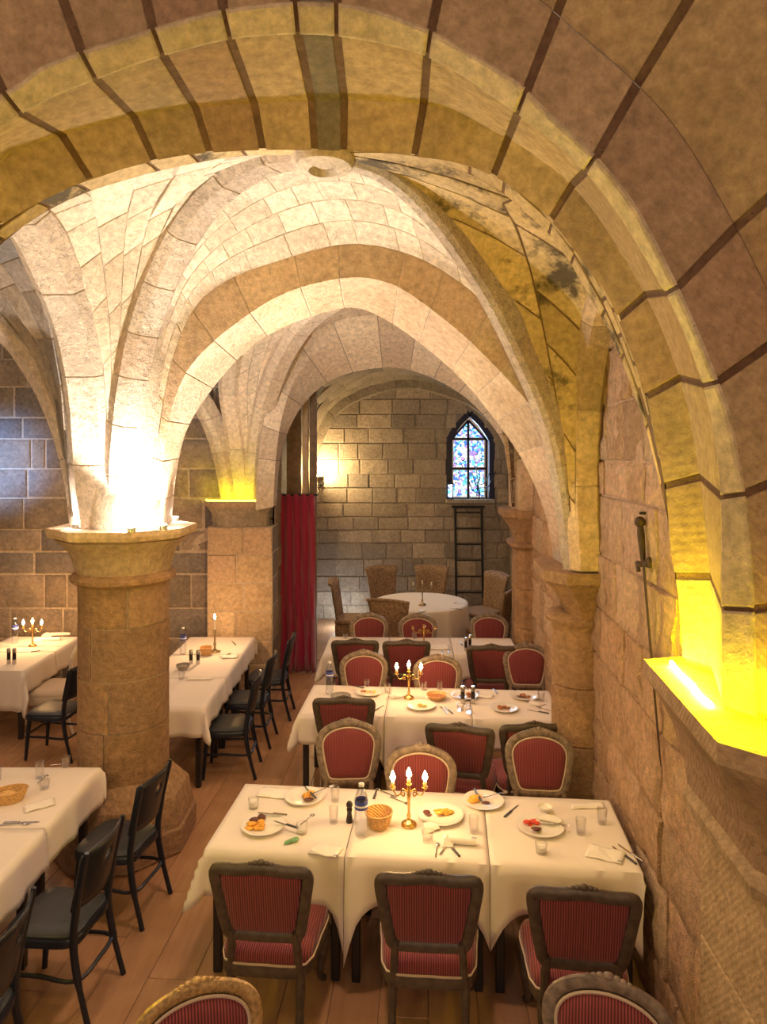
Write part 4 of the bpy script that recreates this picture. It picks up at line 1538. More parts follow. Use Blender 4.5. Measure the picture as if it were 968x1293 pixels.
# branching iron ornament and small lantern on the sill
t = thing('iron_branch', 'twisted iron branch ornament standing on the window sill', 'ornament', wpt(604, 631, YB - 0.035))
m = MB()
m.tube(shape_polys([(0, 0, 0.0), (0.01, 0, 0.15), (-0.02, 0, 0.3), (0.03, 0, 0.42)], False, 4), 0.012, 6)
m.build('stem', 'iron', t)
for i, (dx, z0, z1) in enumerate(((-0.18, 0.12, 0.34), (0.24, 0.14, 0.40), (-0.12, 0.25, 0.50), (0.20, 0.28, 0.52), (0.32, 0.22, 0.55), (-0.05, 0.36, 0.62))):
    m = MB()
    m.tube(shape_polys([(0, 0, z0), (dx * 0.6, -0.02, z0 + 0.05), (dx, 0, z1)], False, 4), [0.009] * 8 + [0.004], 5)
    m.build('twig', 'iron', t)
lp = wpt(568, 629, YB - 0.02)
t = thing('sill_lantern', 'small pale glowing lantern at the window edge', 'lantern', (lp[0], lp[1], WZ0 + 0.001))
m = MB()
for sx in (-1, 1):
    for sy in (-1, 1):
        m.box(sx * .05 - .006, sx * .05 + .006, sy * .03 - .006, sy * .03 + .006, 0, .30)
m.box(-.06, .06, -.04, .04, 0, .015)
m.box(-.06, .06, -.04, .04, .29, .31)
m.hull([(-.05, -.03, .31), (.05, -.03, .31), (.05, .03, .31), (-.05, .03, .31), (0, 0, .37)])
m.build('cage', 'lead_frame', t, None)
m = MB()
m.box(-.042, .042, -.022, .022, .03, .27)
m.build('glow', 'stained_glass', t, None)

# ladder leaning below the window
la, lb = wpt(574, 640), wpt(607, 640)
t = thing('iron_ladder', 'black iron ladder leaning on the end wall below the window', 'ladder')
ztop = la[2]
for x in (la[0], lb[0]):
    m = MB()
    m.tube([(x, YB - 0.32, 0.0), (x, YB - 0.06, ztop)], 0.022, 6)
    m.build('rail', 'iron', t)
for k in range(7):
    z = ztop - 0.10 - k * 0.29
    y = YB - 0.32 + 0.26 * z / ztop
    m = MB()
    m.tube([(la[0] - .01, y, z), (lb[0] + .01, y, z)], 0.014, 6)
    m.build('rung', 'iron', t)
m = MB()
m.tube([(la[0] - .06, YB - 0.05, ztop + 0.0), (lb[0] + .06, YB - 0.05, ztop + 0.0)], 0.022, 6)
m.build('hook_bar', 'iron', t)

# curtain at the chapel entrance, rod, posts behind it
t = thing('curtain_rod', 'dark iron rod carrying the red curtain', 'curtain rod')
m = MB()
m.tube([(-1.60, 9.78, 2.49), (-0.93, 9.78, 2.49)], 0.014, 8)
m.build('rod', 'iron', t)
m = MB()
W, H = 26, 14
vs = []
for i in range(W + 1):
    u = i / W
    for j in range(H + 1):
        v = j / H
        x = -1.545 + 0.575 * u + 0.03 * v * math.sin(4 * u) + (0.05 * v * v if u > 0.6 else 0)
        y = 9.76 + 0.055 * math.sin(u * 33 + 0.6 * math.sin(5 * v)) * (0.55 + 0.45 * v) - 0.10 * v * v * v
        vs.append((x, y, 2.50 - 2.485 * v))
m.add(vs, [(i * (H + 1) + j, i * (H + 1) + j + 1, (i + 1) * (H + 1) + j + 1, (i + 1) * (H + 1) + j) for i in range(W) for j in range(H)])
cu = m.build('curtain', 'curtain', None, 80)
md = cu.modifiers.new('thickness', 'SOLIDIFY')
md.thickness = 0.006
tag(cu, 'long crimson velvet curtain hanging to the floor beside the chapel', 'curtain')
t = thing('timber_frame', 'dark timber door frame with pale post above the curtain', 'door frame')
for x0, x1, mt in ((-1.40, -1.20, 'oak_post'), (-1.17, -1.09, 'oak_pale'), (-1.07, -0.97, 'oak_post')):
    m = MB()
    m.box(x0, x1, 9.95, 10.07, 0.0, 4.05 if mt == 'oak_post' else 3.85, 0.006)
    m.build('post', mt, t, None)

# sword on the side wall
p0, p1 = Vector((wx(3.93) - 0.05, 3.93, 2.70)), Vector((wx(3.58) - 0.045, 3.58, 1.43))
t = thing('hanging_sword', 'long rusty antique sword hanging point down on the rough wall', 'sword')
d = (p1 - p0).normalized()
side = d.cross(Vector((1, 0, 0))).normalized()
g = p0 + d * 0.25
m = MB()
m.tube([g + d * 0.01, g + d * 0.5, p1 - d * 0.06, p1], [0.013, 0.012, 0.009, 0.002], 6, flat=0.5, up=(1, 0, 0))
m.build('blade', 'rust', t)
m = MB()
m.tube([p0 + d * 0.05, p0 + d * 0.10, p0 + d * 0.16, g], [0.016, 0.021, 0.018, 0.014], 8)
m.build('grip', 'rust', t)
m = MB()
m.ball(p0 + d * 0.03, 0.032)
m.build('pommel', 'rust', t)
m = MB()
m.tube(shape_polys([g + side * 0.085 - d * 0.0 + d * .05, g + side * 0.09, g + side * 0.04 + d * 0.02, g, g - side * 0.04 + d * 0.02, g - side * 0.09, g - side * 0.085 + d * .05], False, 4), 0.013, 6)
m.build('guard', 'rust', t)
m = MB()
m.tube([p0 + Vector((0, 0, 0.02)), p0 + Vector((0.06, 0, 0.02))], 0.008, 6)
m.build('hook', 'iron', t)
m = MB()
m.tube([g + d * .03 + side * .02, g + d * .03 + side * .02 + Vector((0.07, 0, 0))], 0.008, 6)
m.build('hook', 'iron', t)


# ================================================================== FURNITURE
# ------------------------------------------------------------------ carved dining chairs, sitter looks along +Y
def back_pt(x, z, off=0.0):
    return Vector((x, -0.215 - (z - 0.50) * 0.17 + off, z))


def carved_chair(name, label, outline, fmat, crest=True, pipe='piping', fabric='red_fabric'):
    t = thing(name, label, 'chair')
    # seat
    o = shape_polys([(-0.215, -0.20, 0), (0.0, -0.225, 0), (0.215, -0.20, 0), (0.255, 0.02, 0), (0.265, 0.20, 0), (0.17, 0.255, 0), (0, 0.275, 0), (-0.17, 0.255, 0), (-0.265, 0.20, 0), (-0.255, 0.02, 0)], True, 3)
    m = MB()
    ring = lambda s, z: [(p.x * s, 0.02 + (p.y - 0.02) * s, z) for p in o]
    m.rings([ring(0.97, 0.405), ring(0.99, 0.44), ring(0.95, 0.472), ring(0.75, 0.492), ring(0.4, 0.50)])
    m.build('seat', fabric, t, 60)
    m = MB()
    m.rings([ring(0.93, 0.335), ring(1.0, 0.345), ring(1.02, 0.375), ring(1.0, 0.408), ring(0.9, 0.412)])
    m.build('seat_frame', fmat, t)
    m = MB()
    m.tube([(p[0], p[1], p[2]) for p in ring(1.0, 0.412)], 0.006, 5, closed=True)
    m.build('seat_piping', pipe, t)
    for s in (-1, 1):
        m = MB()
        m.tube(shape_polys([(s * .215, .205, .37), (s * .245, .235, .28), (s * .225, .215, .14), (s * .215, .21, .05), (s * .235, .24, .012)], False, 4), [.036] * 3 + [.034] * 3 + [.028] * 3 + [.021] * 3 + [.017] * 3 + [.019] * 2, 8)
        m.build('leg', fmat, t)
        m = MB()
        m.tube(shape_polys([(s * .185, -.195, .40), (s * .185, -.20, .26), (s * .188, -.235, .10), (s * .19, -.275, .0)], False, 4), [.026] * 5 + [.022] * 4 + [.018] * 4, 8)
        m.build('leg', fmat, t)
        m = MB()
        zb = outline[0][1]
        m.tube([(s * .178, -.195, .36), (s * .176, -.215, .46), back_pt(s * .168, zb + .03)], [.024, .022, .024], 8)
        m.build('back_post', fmat, t)
    half = [Vector((x, z, 0)) for x, z in outline]
    full = half + [Vector((-p.x, p.y, 0)) for p in reversed(half) if abs(p.x) > 1e-4]
    # first point is the bottom centre, last of half is the top centre
    loop = shape_polys([(p.x, p.y, 0) for p in full], True, 3)
    cz = 0.5 * (min(p.y for p in loop) + max(p.y for p in loop))
    inner = [Vector((p.x * 0.86, cz + (p.y - cz) * 0.86, 0)) for p in loop]
    m = MB()
    m.tube([back_pt(p.x, p.y) for p in loop], 0.031, 8, closed=True, flat=0.62, up=(0, -1, 0.17))
    fr = m.build('back_frame', fmat, t)
    if crest:
        zt = max(p.y for p in loop)
        m = MB()
        for dx, dz, r in ((0, .030, .021), (.030, .027, .016), (-.030, .027, .016), (.054, .022, .014), (-.054, .022, .014), (.078, .016, .012), (-.078, .016, .012)):
            m.ball(back_pt(dx, zt + dz, 0.006), r, 8, sc=(1.15, 0.8, 0.8))
        tag(m.build('crest', fmat, fr), kind='stuff')
    for nm, s, dome, mt in (('back_cushion', 1, 0.030, fabric), ('back_panel', -1, 0.010, fabric)):
        m = MB()
        n = len(inner)
        rg = []
        for k, (sc, dd) in enumerate(((1.0, 0.0), (0.93, 0.55), (0.75, 0.85), (0.4, 1.0), (0.02, 1.0))):
            rg.append([back_pt(p.x * sc, cz + (p.y - cz) * sc, s * (0.010 + dome * dd)) for p in inner])
        vs = [p for r_ in rg for p in r_]
        fs = []
        for i in range(len(rg) - 1):
            for k in range(n):
                k2 = (k + 1) % n
                q = (i * n + k, i * n + k2, (i + 1) * n + k2, (i + 1) * n + k)
                fs.append(q if s < 0 else q[::-1])
        m.add(vs, fs)
        m.build(nm, mt, t, 70)
    m = MB()
    m.tube([back_pt(p.x * 1.02, cz + (p.y - cz) * 1.02, 0.016) for p in inner], 0.007, 5, closed=True)
    m.build('back_piping', pipe, t)
    return t


OUT_ARCH = [(0.0, 0.545), (0.10, 0.545), (0.165, 0.56), (0.195, 0.64), (0.218, 0.75), (0.225, 0.84), (0.19, 0.905), (0.11, 0.948), (0.0, 0.965)]
OUT_SQ = [(0.0, 0.565), (0.12, 0.568), (0.180, 0.575), (0.205, 0.66), (0.228, 0.80), (0.243, 0.905), (0.225, 0.938), (0.13, 0.938), (0.0, 0.95)]
chairA = carved_chair('carved_chair', '', OUT_ARCH, 'frame_silver')
chairB = carved_chair('carved_chair', '', OUT_SQ, 'frame_taupe')
chairG = carved_chair('carved_chair', '', OUT_ARCH, 'frame_gilt')
chairC = carved_chair('carved_chair', '', OUT_ARCH, 'frame_cream', fabric='cream_fabric', pipe='frame_cream')


def by_top(px, py, z=0.96):
    p = onz(px, py, z)
    return p.x, p.y


def seat_from_back(px, py, rz, zt=0.955):
    """chair origin from where its back's top shows"""
    x, y = by_top(px, py, zt)
    lean = 0.215 + (zt - 0.5) * 0.17
    return (x - math.sin(rz) * lean, y + math.cos(rz) * lean, 0)


GR1 = 'red carved chairs with backs to the viewer'
GR2 = 'red carved chairs facing the viewer'
D = math.radians
# squared backs turned to the viewer
for px, py, rz, lab in (
        (329, 1098, -5, 'dark-framed red chair at the corner plate end of the front table'),
        (541, 1110, -4, 'dark-framed red chair at the middle of the front table, back turned'),
        (737, 1130, -7, 'dark-framed red chair at the front table end beside the wall'),
        (434, 885, -2, 'dark-framed red chair tucked at the open end of the second table row'),
        (580, 920, -14, 'dark-framed red chair turned at an angle before the second table row'),
        (674, 918, 3, 'dark-framed red chair mostly hidden behind the arched chair near the engaged column'),
        (448, 811, -1, 'small dark-framed red chair at the open end of the third table row'),
        (513, 812, 0, 'small dark-framed red chair at the middle of the third table row'),
        (620, 818, -2, 'small dark-framed red chair at the wall end of the third table row')):
    place(chairB, USED, seat_from_back(px, py, D(rz), 0.945), D(rz), lab, GR1)
# arched backs, sitter facing the viewer
for px, py, rz, lab in (
        (440, 915, 183, 'arched red chair facing the viewer behind the water bottle of the front table'),
        (531, 947, 176, 'arched red chair facing the viewer behind the front table candelabra'),
        (680, 927, 175, 'arched red chair facing the viewer beside the engaged column'),
        (459, 826, 182, 'arched red chair behind the second table row nearest its water bottle'),
        (552, 832, 178, 'arched red chair behind the candelabra of the second table row'),
        (664, 817, 176, 'arched red chair behind the second table row at the wall end'),
        (466, 778, 181, 'small arched red chair behind the open end of the third row'),
        (527, 779, 180, 'small arched red chair behind the candelabra of the third row'),
        (617, 778, 178, 'small arched red chair behind the wall end of the third row')):
    place(chairA, USED, seat_from_back(px, py, D(rz)), D(rz), lab, GR2)
place(chairA, USED, seat_from_back(768, 1246, D(160)), D(160), 'arched silver-framed red chair cut off at the bottom edge near the wall', GR2)
place(chairG, USED, seat_from_back(248, 1252, D(203)), D(203), 'gilt-framed red chair cut off at the bottom edge of the view')
place(chairC, USED, (-3.66, 7.72, 0), D(90), 'cream painted carved chair half hidden under the far side table')


# ------------------------------------------------------------------ black bistro chairs
def bistro_chair():
    t = thing('bistro_chair', '', 'chair')
    o = shape_polys([(-0.18, -0.20, 0), (0, -0.215, 0), (0.18, -0.20, 0), (0.215, 0.0, 0), (0.205, 0.17, 0), (0.10, 0.215, 0), (-0.10, 0.215, 0), (-0.205, 0.17, 0), (-0.215, 0.0, 0)], True, 4)
    ring = lambda s, z: [(p.x * s, p.y * s, z) for p in o]
    m = MB()
    m.rings([ring(0.96, 0.452), ring(0.965, 0.468), ring(0.90, 0.480), ring(0.5, 0.484)])
    m.build('seat', 'black_pad', t, 50)
    m = MB()
    m.rings([ring(0.95, 0.405), ring(1.0, 0.41), ring(1.01, 0.445), ring(0.98, 0.455)])
    m.build('seat_frame', 'black_wood', t)
    for s in (-1, 1):
        m = MB()
        m.tube([(s * .165, .165, .43), (s * .175, .185, .20), (s * .18, .20, 0.0)], [.022, .020, .015], 8)
        m.build('leg', 'black_wood', t)
        m = MB()
        m.tube(shape_polys([(s * .19, -.29, 0.0), (s * .185, -.225, .25), (s * .18, -.20, .45), (s * .184, -.23, .68), (s * .195, -.285, .93)], False, 4), [.016] * 4 + [.021] * 8 + [.018] * 4 + [.013], 8)
        m.build('leg', 'black_wood', t)
    m = MB()
    st = shape_polys([(-0.172, 0.185, .24), (-.178, 0.0, .235), (-0.18, -.215, .23), (0.0, -.245, .23), (0.18, -.215, .23), (.178, 0, .235), (0.172, 0.185, .24), (0, .215, .24)], True, 4)
    m.tube(st, 0.012, 6, closed=True)
    m.build('stretcher', 'black_wood', t)
    # curved back board with a small slot
    nu, nv = 14, 8
    m = MB()
    vs = []
    for i in range(nu + 1):
        a = -1 + 2 * i / nu
        for j in range(nv + 1):
            v = j / nv
            z = 0.61 + 0.31 * v + 0.022 * (1 - a * a) * (1 if v > 0.5 else -0.3) * abs(2 * v - 1)
            yb = -.225 - 0.066 * (z - 0.61) / 0.31
            vs.append((a * (0.205 + 0.008 * v), yb - 0.055 * (1 - a * a) + 0.022, z))
    fs = []
    for i in range(nu):
        for j in range(nv):
            if j == 5 and i in (6, 7):
                continue
            fs.append((i * (nv + 1) + j, (i + 1) * (nv + 1) + j, (i + 1) * (nv + 1) + j + 1, i * (nv + 1) + j + 1))
    m.add(vs, fs)
    b = m.build('backrest', 'black_wood', t, 60)
    md = b.modifiers.new('board', 'SOLIDIFY')
    md.thickness = 0.011
    return t


bc = bistro_chair()
GB = 'black bistro chairs at the side tables'
for x, y, rz, lab in (
        (-1.84, 3.90, 83, 'black bistro chair at the near side table, seat in full view'),
        (-1.80, 4.66, 80, 'black bistro chair standing against the foot of the round column'),
        (-1.98, 3.16, 95, 'black bistro chair cut off at the picture edge by the near side table'),
        (-1.50, 6.66, 92, 'black bistro chair at the near end of the candle-lit side table'),
        (-1.46, 7.36, 88, 'middle black bistro chair along the candle-lit side table'),
        (-1.36, 8.10, 90, 'black bistro chair nearest the red curtain'),
        (-3.36, 7.05, 84, 'black bistro chair beside the far side table, half behind the column')):
    place(bc, USED, (x, y, 0), D(rz), lab, GB)


# ------------------------------------------------------------------ woven tub chairs round the far table
def tub_chair():
    t = thing('woven_chair', '', 'chair')
    nu, nv = 12, 6
    m = MB()
    vs = []
    for i in range(nu + 1):
        a = -1 + 2 * i / nu
        for j in range(nv + 1):
            v = j / nv
            z = 0.40 + 0.60 * v + 0.03 * (1 - a * a) * v
            hw = 0.215 + 0.055 * v * v
            vs.append((a * hw, -0.24 - 0.09 * v - 0.05 * (1 - a * a) + 0.03, z))
    m.add(vs, [(i * (nv + 1) + j, (i + 1) * (nv + 1) + j, (i + 1) * (nv + 1) + j + 1, i * (nv + 1) + j + 1) for i in range(nu) for j in range(nv)])
    b = m.build('backrest', 'rattan', t, 60)
    md = b.modifiers.new('weave', 'SOLIDIFY')
    md.thickness = 0.028
    m = MB()
    rim = [(-1 + 2 * i / 12) for i in range(13)]
    m.tube([(a * 0.27, -0.33 - 0.05 * (1 - a * a) + 0.03 - .014, 1.0 + 0.03 * (1 - a * a)) for a in rim], 0.020, 6)
    m.build('rim', 'rattan', t)
    m = MB()
    m.box(-.24, .24, -.25, .25, .40, .47, .02)
    m.build('seat', 'rattan', t)
    m = MB()
    m.rings([[(-.215, -.24, .10), (.215, -.24, .10), (.225, .23, .10), (-.225, .23, .10)], [(-.225, -.25, .40), (.225, -.25, .40), (.235, .245, .40), (-.235, .245, .40)]])
    m.build('skirt', 'rattan', t, None)
    for sx in (-1, 1):
        for sy in (-1, 1):
            m = MB()
            m.tube([(sx * .19, sy * .20, .12), (sx * .195, sy * .21, 0)], [.02, .014], 6)
            m.build('leg', 'rattan', t)
    return t


tc_ = tub_chair()
RC = Vector((0.58, 10.85, 0))
GT = 'woven tub chairs round the far table'
for x, y, lab in (
        (0.09, 11.97, 'woven tub chair on the wall side of the round table, further from the ladder'),
        (0.80, 12.02, 'woven tub chair on the wall side of the round table, nearer the ladder'),
        (-0.46, 10.95, 'woven tub chair at the curtain side of the round table'),
        (0.18, 9.80, 'woven tub chair with its back to the rows before the round table'),
        (1.58, 10.38, 'woven tub chair side-on before the ladder by the round table'),
        (1.62, 11.45, 'woven tub chair edge-on behind the round table by the ladder')):
    d = RC - Vector((x, y, 0))
    place(tc_, USED, (x, y, 0), math.atan2(-d.x, d.y), lab, GT).scale = (1.16, 1.1, 1.04)


# ------------------------------------------------------------------ tables and cloths
TZ = 0.752


def make_table(w, d, label):
    t = thing('dining_table', label, 'table')
    m = MB()
    m.box(0.012, w - 0.012, 0.012, d - 0.012, 0.715, 0.744, 0.004)
    m.build('tabletop', 'table_leg', t, None)
    for x in (0.06, w - 0.06):
        for y in (0.06, d - 0.15):
            m = MB()
            m.box(x - .024, x + .024, y - .024, y + .024, 0, .715, .004)
            m.build('leg', 'table_leg', t, None)
    return t


def cloth(label, w, d, loc, rz, hang, dips=(), z=TZ - 0.004, seed=1, group=None, over=(0, 0), mat='cloth', ext=0.0):
    """square cloth over a w x d top. hang = (front, back, left, right); dips = ((x, extra, width), ...) pointed drops of the front hem"""
    r = random.Random(seed)
    hf, hb, hl, hr = hang
    ph = [r.uniform(0, 6) for _ in range(8)]
    nx, ny = max(16, int(w / 0.035)), max(10, int(d / 0.06))
    def axis(n, L, h0, h1, k=6):
        a = [(-h0 + h0 * i / k, True) for i in range(k)] if h0 > 0 else []
        a = a + [(L * i / n, False) for i in range(n + 1)]
        b = [(L + h1 * (i + 1) / k, True) for i in range(k)] if h1 > 0 else []
        return [x for x, _ in a + b]
    xs, ys = axis(nx, w, hl, hr), axis(ny, d, hf, hb)
    vs = []
    for x in xs:
        for y in ys:
            dx = -x if x < 0 else max(0, x - w)
            dy = -y if y < 0 else max(0, y - d)
            cx, cy = min(max(x, 0), w), min(max(y, 0), d)
            sx = -1 if x < 0 else 1
            sy = -1 if y < 0 else 1
            px, py, pz = cx, cy, z
            if dx == 0 and dy == 0:
                pz = z + 0.0012 * math.sin(7 * x + ph[0]) * math.sin(6 * y + ph[1])
            elif dx > 0 and dy > 0:
                mn, mxx = min(dx, dy), max(dx, dy)
                th = math.atan2(dy, dx)
                rho = 0.02 + 0.50 * mn
                px += sx * rho * math.cos(th)
                py += sy * rho * math.sin(th)
                pz = z - mxx - 0.22 * mn
            elif dy > 0:
                k = 1.0
                if y < 0:
                    for xd, ex, wd in dips:
                        k += ex * math.exp(-abs((x - xd) / wd) ** 1.3)
                dn = dy * k
                s = dn / 0.3
                py += sy * (0.012 + 0.016 * s * (1 + math.sin(17 * x + ph[2]) + 0.6 * math.sin(31 * x + ph[3])) * min(1, dy / 0.1))
                pz = z - dn
            else:
                s = dx / 0.3
                px += sx * (0.012 + 0.016 * s * (1 + math.sin(15 * y + ph[4]) + 0.6 * math.sin(29 * y + ph[5])) * min(1, dx / 0.1))
                pz = z - dx
            vs.append((px, py, pz))
    n = len(ys)
    fs = [(i * n + j, (i + 1) * n + j, (i + 1) * n + j + 1, i * n + j + 1) for i in range(len(xs) - 1) for j in range(n - 1)]
    me = mesh_obj('tablecloth', vs, fs, mat, None, 75)
    me.location = loc
    me.rotation_euler = (0, 0, rz)
    md = me.modifiers.new('thickness', 'SOLIDIFY')
    md.thickness = 0.0015
    md.offset = 1
    return tag(me, label, 'tablecloth', group)


def table_row(origin, rz, w, d, n, tlabels, clabels, hang_f=0.30, hang_b=0.25, hl=0.27, hr=0.27, seed=1, dip=0.6, group=None):
    u = Vector((math.cos(rz), math.sin(rz), 0))
    proto = None
    for k in range(n):
        o = Vector(origin) + u * (w * k)
        t = make_table(w, d, tlabels[k]) if proto is None else copy_tree(proto)
        proto = proto or t
        t.location = o
        t.rotation_euler = (0, 0, rz)
        t['label'] = tlabels[k]
        tag(t, group='tables of the ' + group)
        dips = []
        if k > 0:
            dips.append((0.0, dip * (0.7 + 0.5 * (k % 2)), 0.06))
        if k < n - 1:
            dips.append((w, dip * (1.0 - 0.3 * (k % 2)), 0.055))
        if k == n - 1:
            dips.append((w, 0.8, 0.07))
        cloth(clabels[k], w - 0.004, d, o + u * 0.002 + Vector((0, 0, 0.0008 * k)), rz, (hang_f, hang_b, hl if k == 0 else 0, hr if k == n - 1 else 0), dips, seed=seed * 7 + k, group='cloths of the ' + group)


R1 = D(-5.5)
table_row((-1.045, 4.03, 0), R1, 0.825, 0.80, 3,
          ['dark-legged table under the front row cloth at the aisle end', 'dark-legged middle table of the front row under white cloth', 'dark-legged table of the front row against the rough wall'],
          ['white cloth on the aisle end of the front table with the meat plate', 'white cloth on the middle of the front table under the candelabra', 'white cloth on the front table end against the wall'],
          0.26, 0.22, 0.26, 0.03, 1, 1.1, 'front row')
R2_ = D(-4.5)
table_row((-0.76, 6.13, 0), R2_, 0.77, 0.78, 3,
          ['dark-legged table at the aisle end of the second row', 'dark-legged middle table of the second row', 'dark-legged table of the second row behind the engaged column'],
          ['white cloth on the aisle end of the second row with the bottle', 'white cloth on the middle of the second row under the lit candelabra', 'white cloth at the wall end of the second row'],
          0.26, 0.22, 0.20, 0.05, 2, 0.8, 'second row')
R3_ = D(-2)
table_row((-0.70, 8.0, 0), R3_, 0.755, 0.74, 3,
          ['table at the aisle end of the third row under white cloth', 'middle table of the third row under white cloth', 'table at the wall end of the third row under white cloth'],
          ['white cloth at the aisle end of the third row', 'white cloth on the middle of the third row with the unlit candelabra', 'white cloth at the wall end of the third row with grinders'],
          0.26, 0.22, 0.22, 0.03, 3, 0.6, 'third row')
# side tables: long side along the aisle
def side_row(x1, ys, w, tl, cl, seed, group, rz=0.0, hr=0.26, hf=0.30):
    proto = {}
    for k, (a, b) in enumerate(zip(ys, ys[1:])):
        d = b - a
        t = make_table(w, d, tl[k])
        t.location = (x1 - w, a, 0)
        tag(t, group='tables of the ' + group)
        cloth(cl[k], w, d - 0.004, (x1 - w, a + 0.002, 0.0008 * k), 0.0, (hf if k == 0 else 0, 0.05 if k == len(ys) - 2 else 0, 0.2, hr), (), seed=seed + k, group='cloths of the ' + group)


side_row(-2.09, [3.42, 4.25, 5.08], 0.80,
         ['near side table end under white cloth, below the picture edge', 'near side table end against the round column'],
         ['white cloth on the near side table towards the viewer', 'white cloth on the near side table touching the round column'], 31, 'near side table', hr=0.24)
side_row(-1.64, [6.28, 7.12, 7.95, 8.72], 0.80,
         ['candle-lit side table section nearest the viewer', 'middle section of the candle-lit side table', 'candle-lit side table section against the rear wall'],
         ['white cloth with hanging corner at the near end of the candle-lit side table', 'white cloth on the middle of the candle-lit side table', 'white cloth at the rear wall end of the candle-lit side table'], 51, 'candle-lit side table', hr=0.22, hf=0.26)
side_row(-3.84, [7.36, 8.05, 8.74], 0.88,
         ['far side table section nearest the viewer', 'far side table section against the rear wall'],
         ['white cloth at the near end of the far side table', 'white cloth at the rear wall end of the far side table'], 71, 'far side table', hr=0.24, hf=0.42)

# round table
t = thing('round_table', 'large round table under a floor-length pale cloth in the chapel', 'table', RC)
m = MB()
m.lathe([(0.0, 0.71), (0.73, 0.71), (0.735, 0.725), (0.73, 0.744), (0, 0.744)], 40)
m.build('tabletop', 'table_leg', t)
m = MB()
m.lathe([(0.30, 0), (0.28, 0.04), (0.06, 0.08), (0.05, 0.68), (0.12, 0.71)], 16)
m.build('pedestal', 'table_leg', t)
m = MB()
vs, NN = [], 96
prof = [(0.0, 0), (0.35, 0), (0.70, 0), (0.738, -0.002), (0.748, -0.02), (0.755, -0.15), (0.765, -0.32), (0.775, -0.48)]
for i, (r, dz) in enumerate(prof):
    for k in range(NN):
        a = 2 * PI * k / NN
        w = 0.035 * math.sin(11 * a) * max(0, -dz) / 0.48 + 0.02 * math.sin(17 * a + 1) * max(0, -dz) / 0.48
        vs.append(((r + w) * math.cos(a), (r + w) * math.sin(a), TZ - 0.004 + dz))
m.add(vs, [(i * NN + k, i * NN + (k + 1) % NN, (i + 1) * NN + (k + 1) % NN, (i + 1) * NN + k) for i in range(len(prof) - 1) for k in range(NN)])
o = m.build('tablecloth', 'cloth', None, 70)
o.location = RC
tag(o, 'pale round cloth falling in folds over the chapel table', 'tablecloth')


# ================================================================== TABLEWARE
ZI = 0.7515       # cloth surface


def T(px, py, z=ZI):
    p = onz(px, py, z)
    return p


def plate(px, py, label, r=0.125, food=(), group='used plates', deep=0.022):
    t = thing('dinner_plate', label, 'plate', T(px, py), 0, group)
    m = MB()
    m.lathe([(0.0, 0.0), (r * 0.55, 0.0), (r * 0.62, 0.004), (r * 0.98, deep), (r, deep + 0.002), (r * 0.97, deep + 0.003), (r * 0.64, 0.008), (r * 0.55, 0.005), (0, 0.005)], 36)
    m.build('dish', 'china', t)
    q = random.Random(int(px * 7 + py))
    for kind, dx, dy, n in food:
        mats = {'potato': 'potato', 'meat': 'meat', 'tomato': 'tomato', 'stew': 'stew', 'butter': 'butter', 'sauce': 'meat'}
        for k in range(n):
            m = MB()
            s = {'potato': 0.020, 'meat': 0.026, 'tomato': 0.018, 'stew': 0.016, 'butter': 0.016, 'sauce': 0.02}[kind]
            s *= q.uniform(0.8, 1.25)
            x, y = dx + q.uniform(-.042, .042), dy + q.uniform(-.028, .028)
            m.ball((x, y, 0.006 + s * 0.5 + (0.012 if k % 3 == 2 else 0)), s, 8, sc=(q.uniform(.9, 1.6), q.uniform(.7, 1.1), 0.55 if kind != 'sauce' else .2))
            m.build({'potato': 'potato_piece', 'meat': 'meat_piece', 'tomato': 'tomato_slice', 'stew': 'stew_piece', 'butter': 'lemon_piece', 'sauce': 'sauce_smear'}[kind], mats[kind], t)
    return t


def tumbler(px, py, label, r=0.031, h=0.095, fill=None, group='clear tumblers', fh=0.04):
    t = thing('tumbler', label, 'glass', T(px, py), 0, group)
    m = MB()
    m.shell([(r * 0.82, 0.0), (r, h), (r - 0.0025, h), (r * 0.82 - 0.0025, 0.012)], 20)
    m.build('glass_body', 'glass', t, 50)
    if fill:
        m = MB()
        m.lathe([(0, 0.0125), (r * 0.80 - .003, 0.0125), (r * 0.84 - .003, fh), (0, fh + .003)], 16)
        m.build('contents', fill, t)
    return t


def bowl(px, py, label, r=0.045, h=0.04, mat='glass', fill=None, group=None):
    t = thing('small_bowl', label, 'bowl', T(px, py), 0, group)
    m = MB()
    m.shell([(r * 0.55, 0), (r * 0.9, h * 0.6), (r, h), (r - .003, h), (r * 0.86, h * .6), (r * 0.5, .006)], 22)
    m.build('dish', mat, t, 60)
    if fill:
        m = MB()
        m.lathe([(0, h * .25), (r * .68, h * .3), (r * .84, h * .55), (r * .5, h * .68), (0, h * .72)], 18)
        m.build('contents', fill, t)
    return t


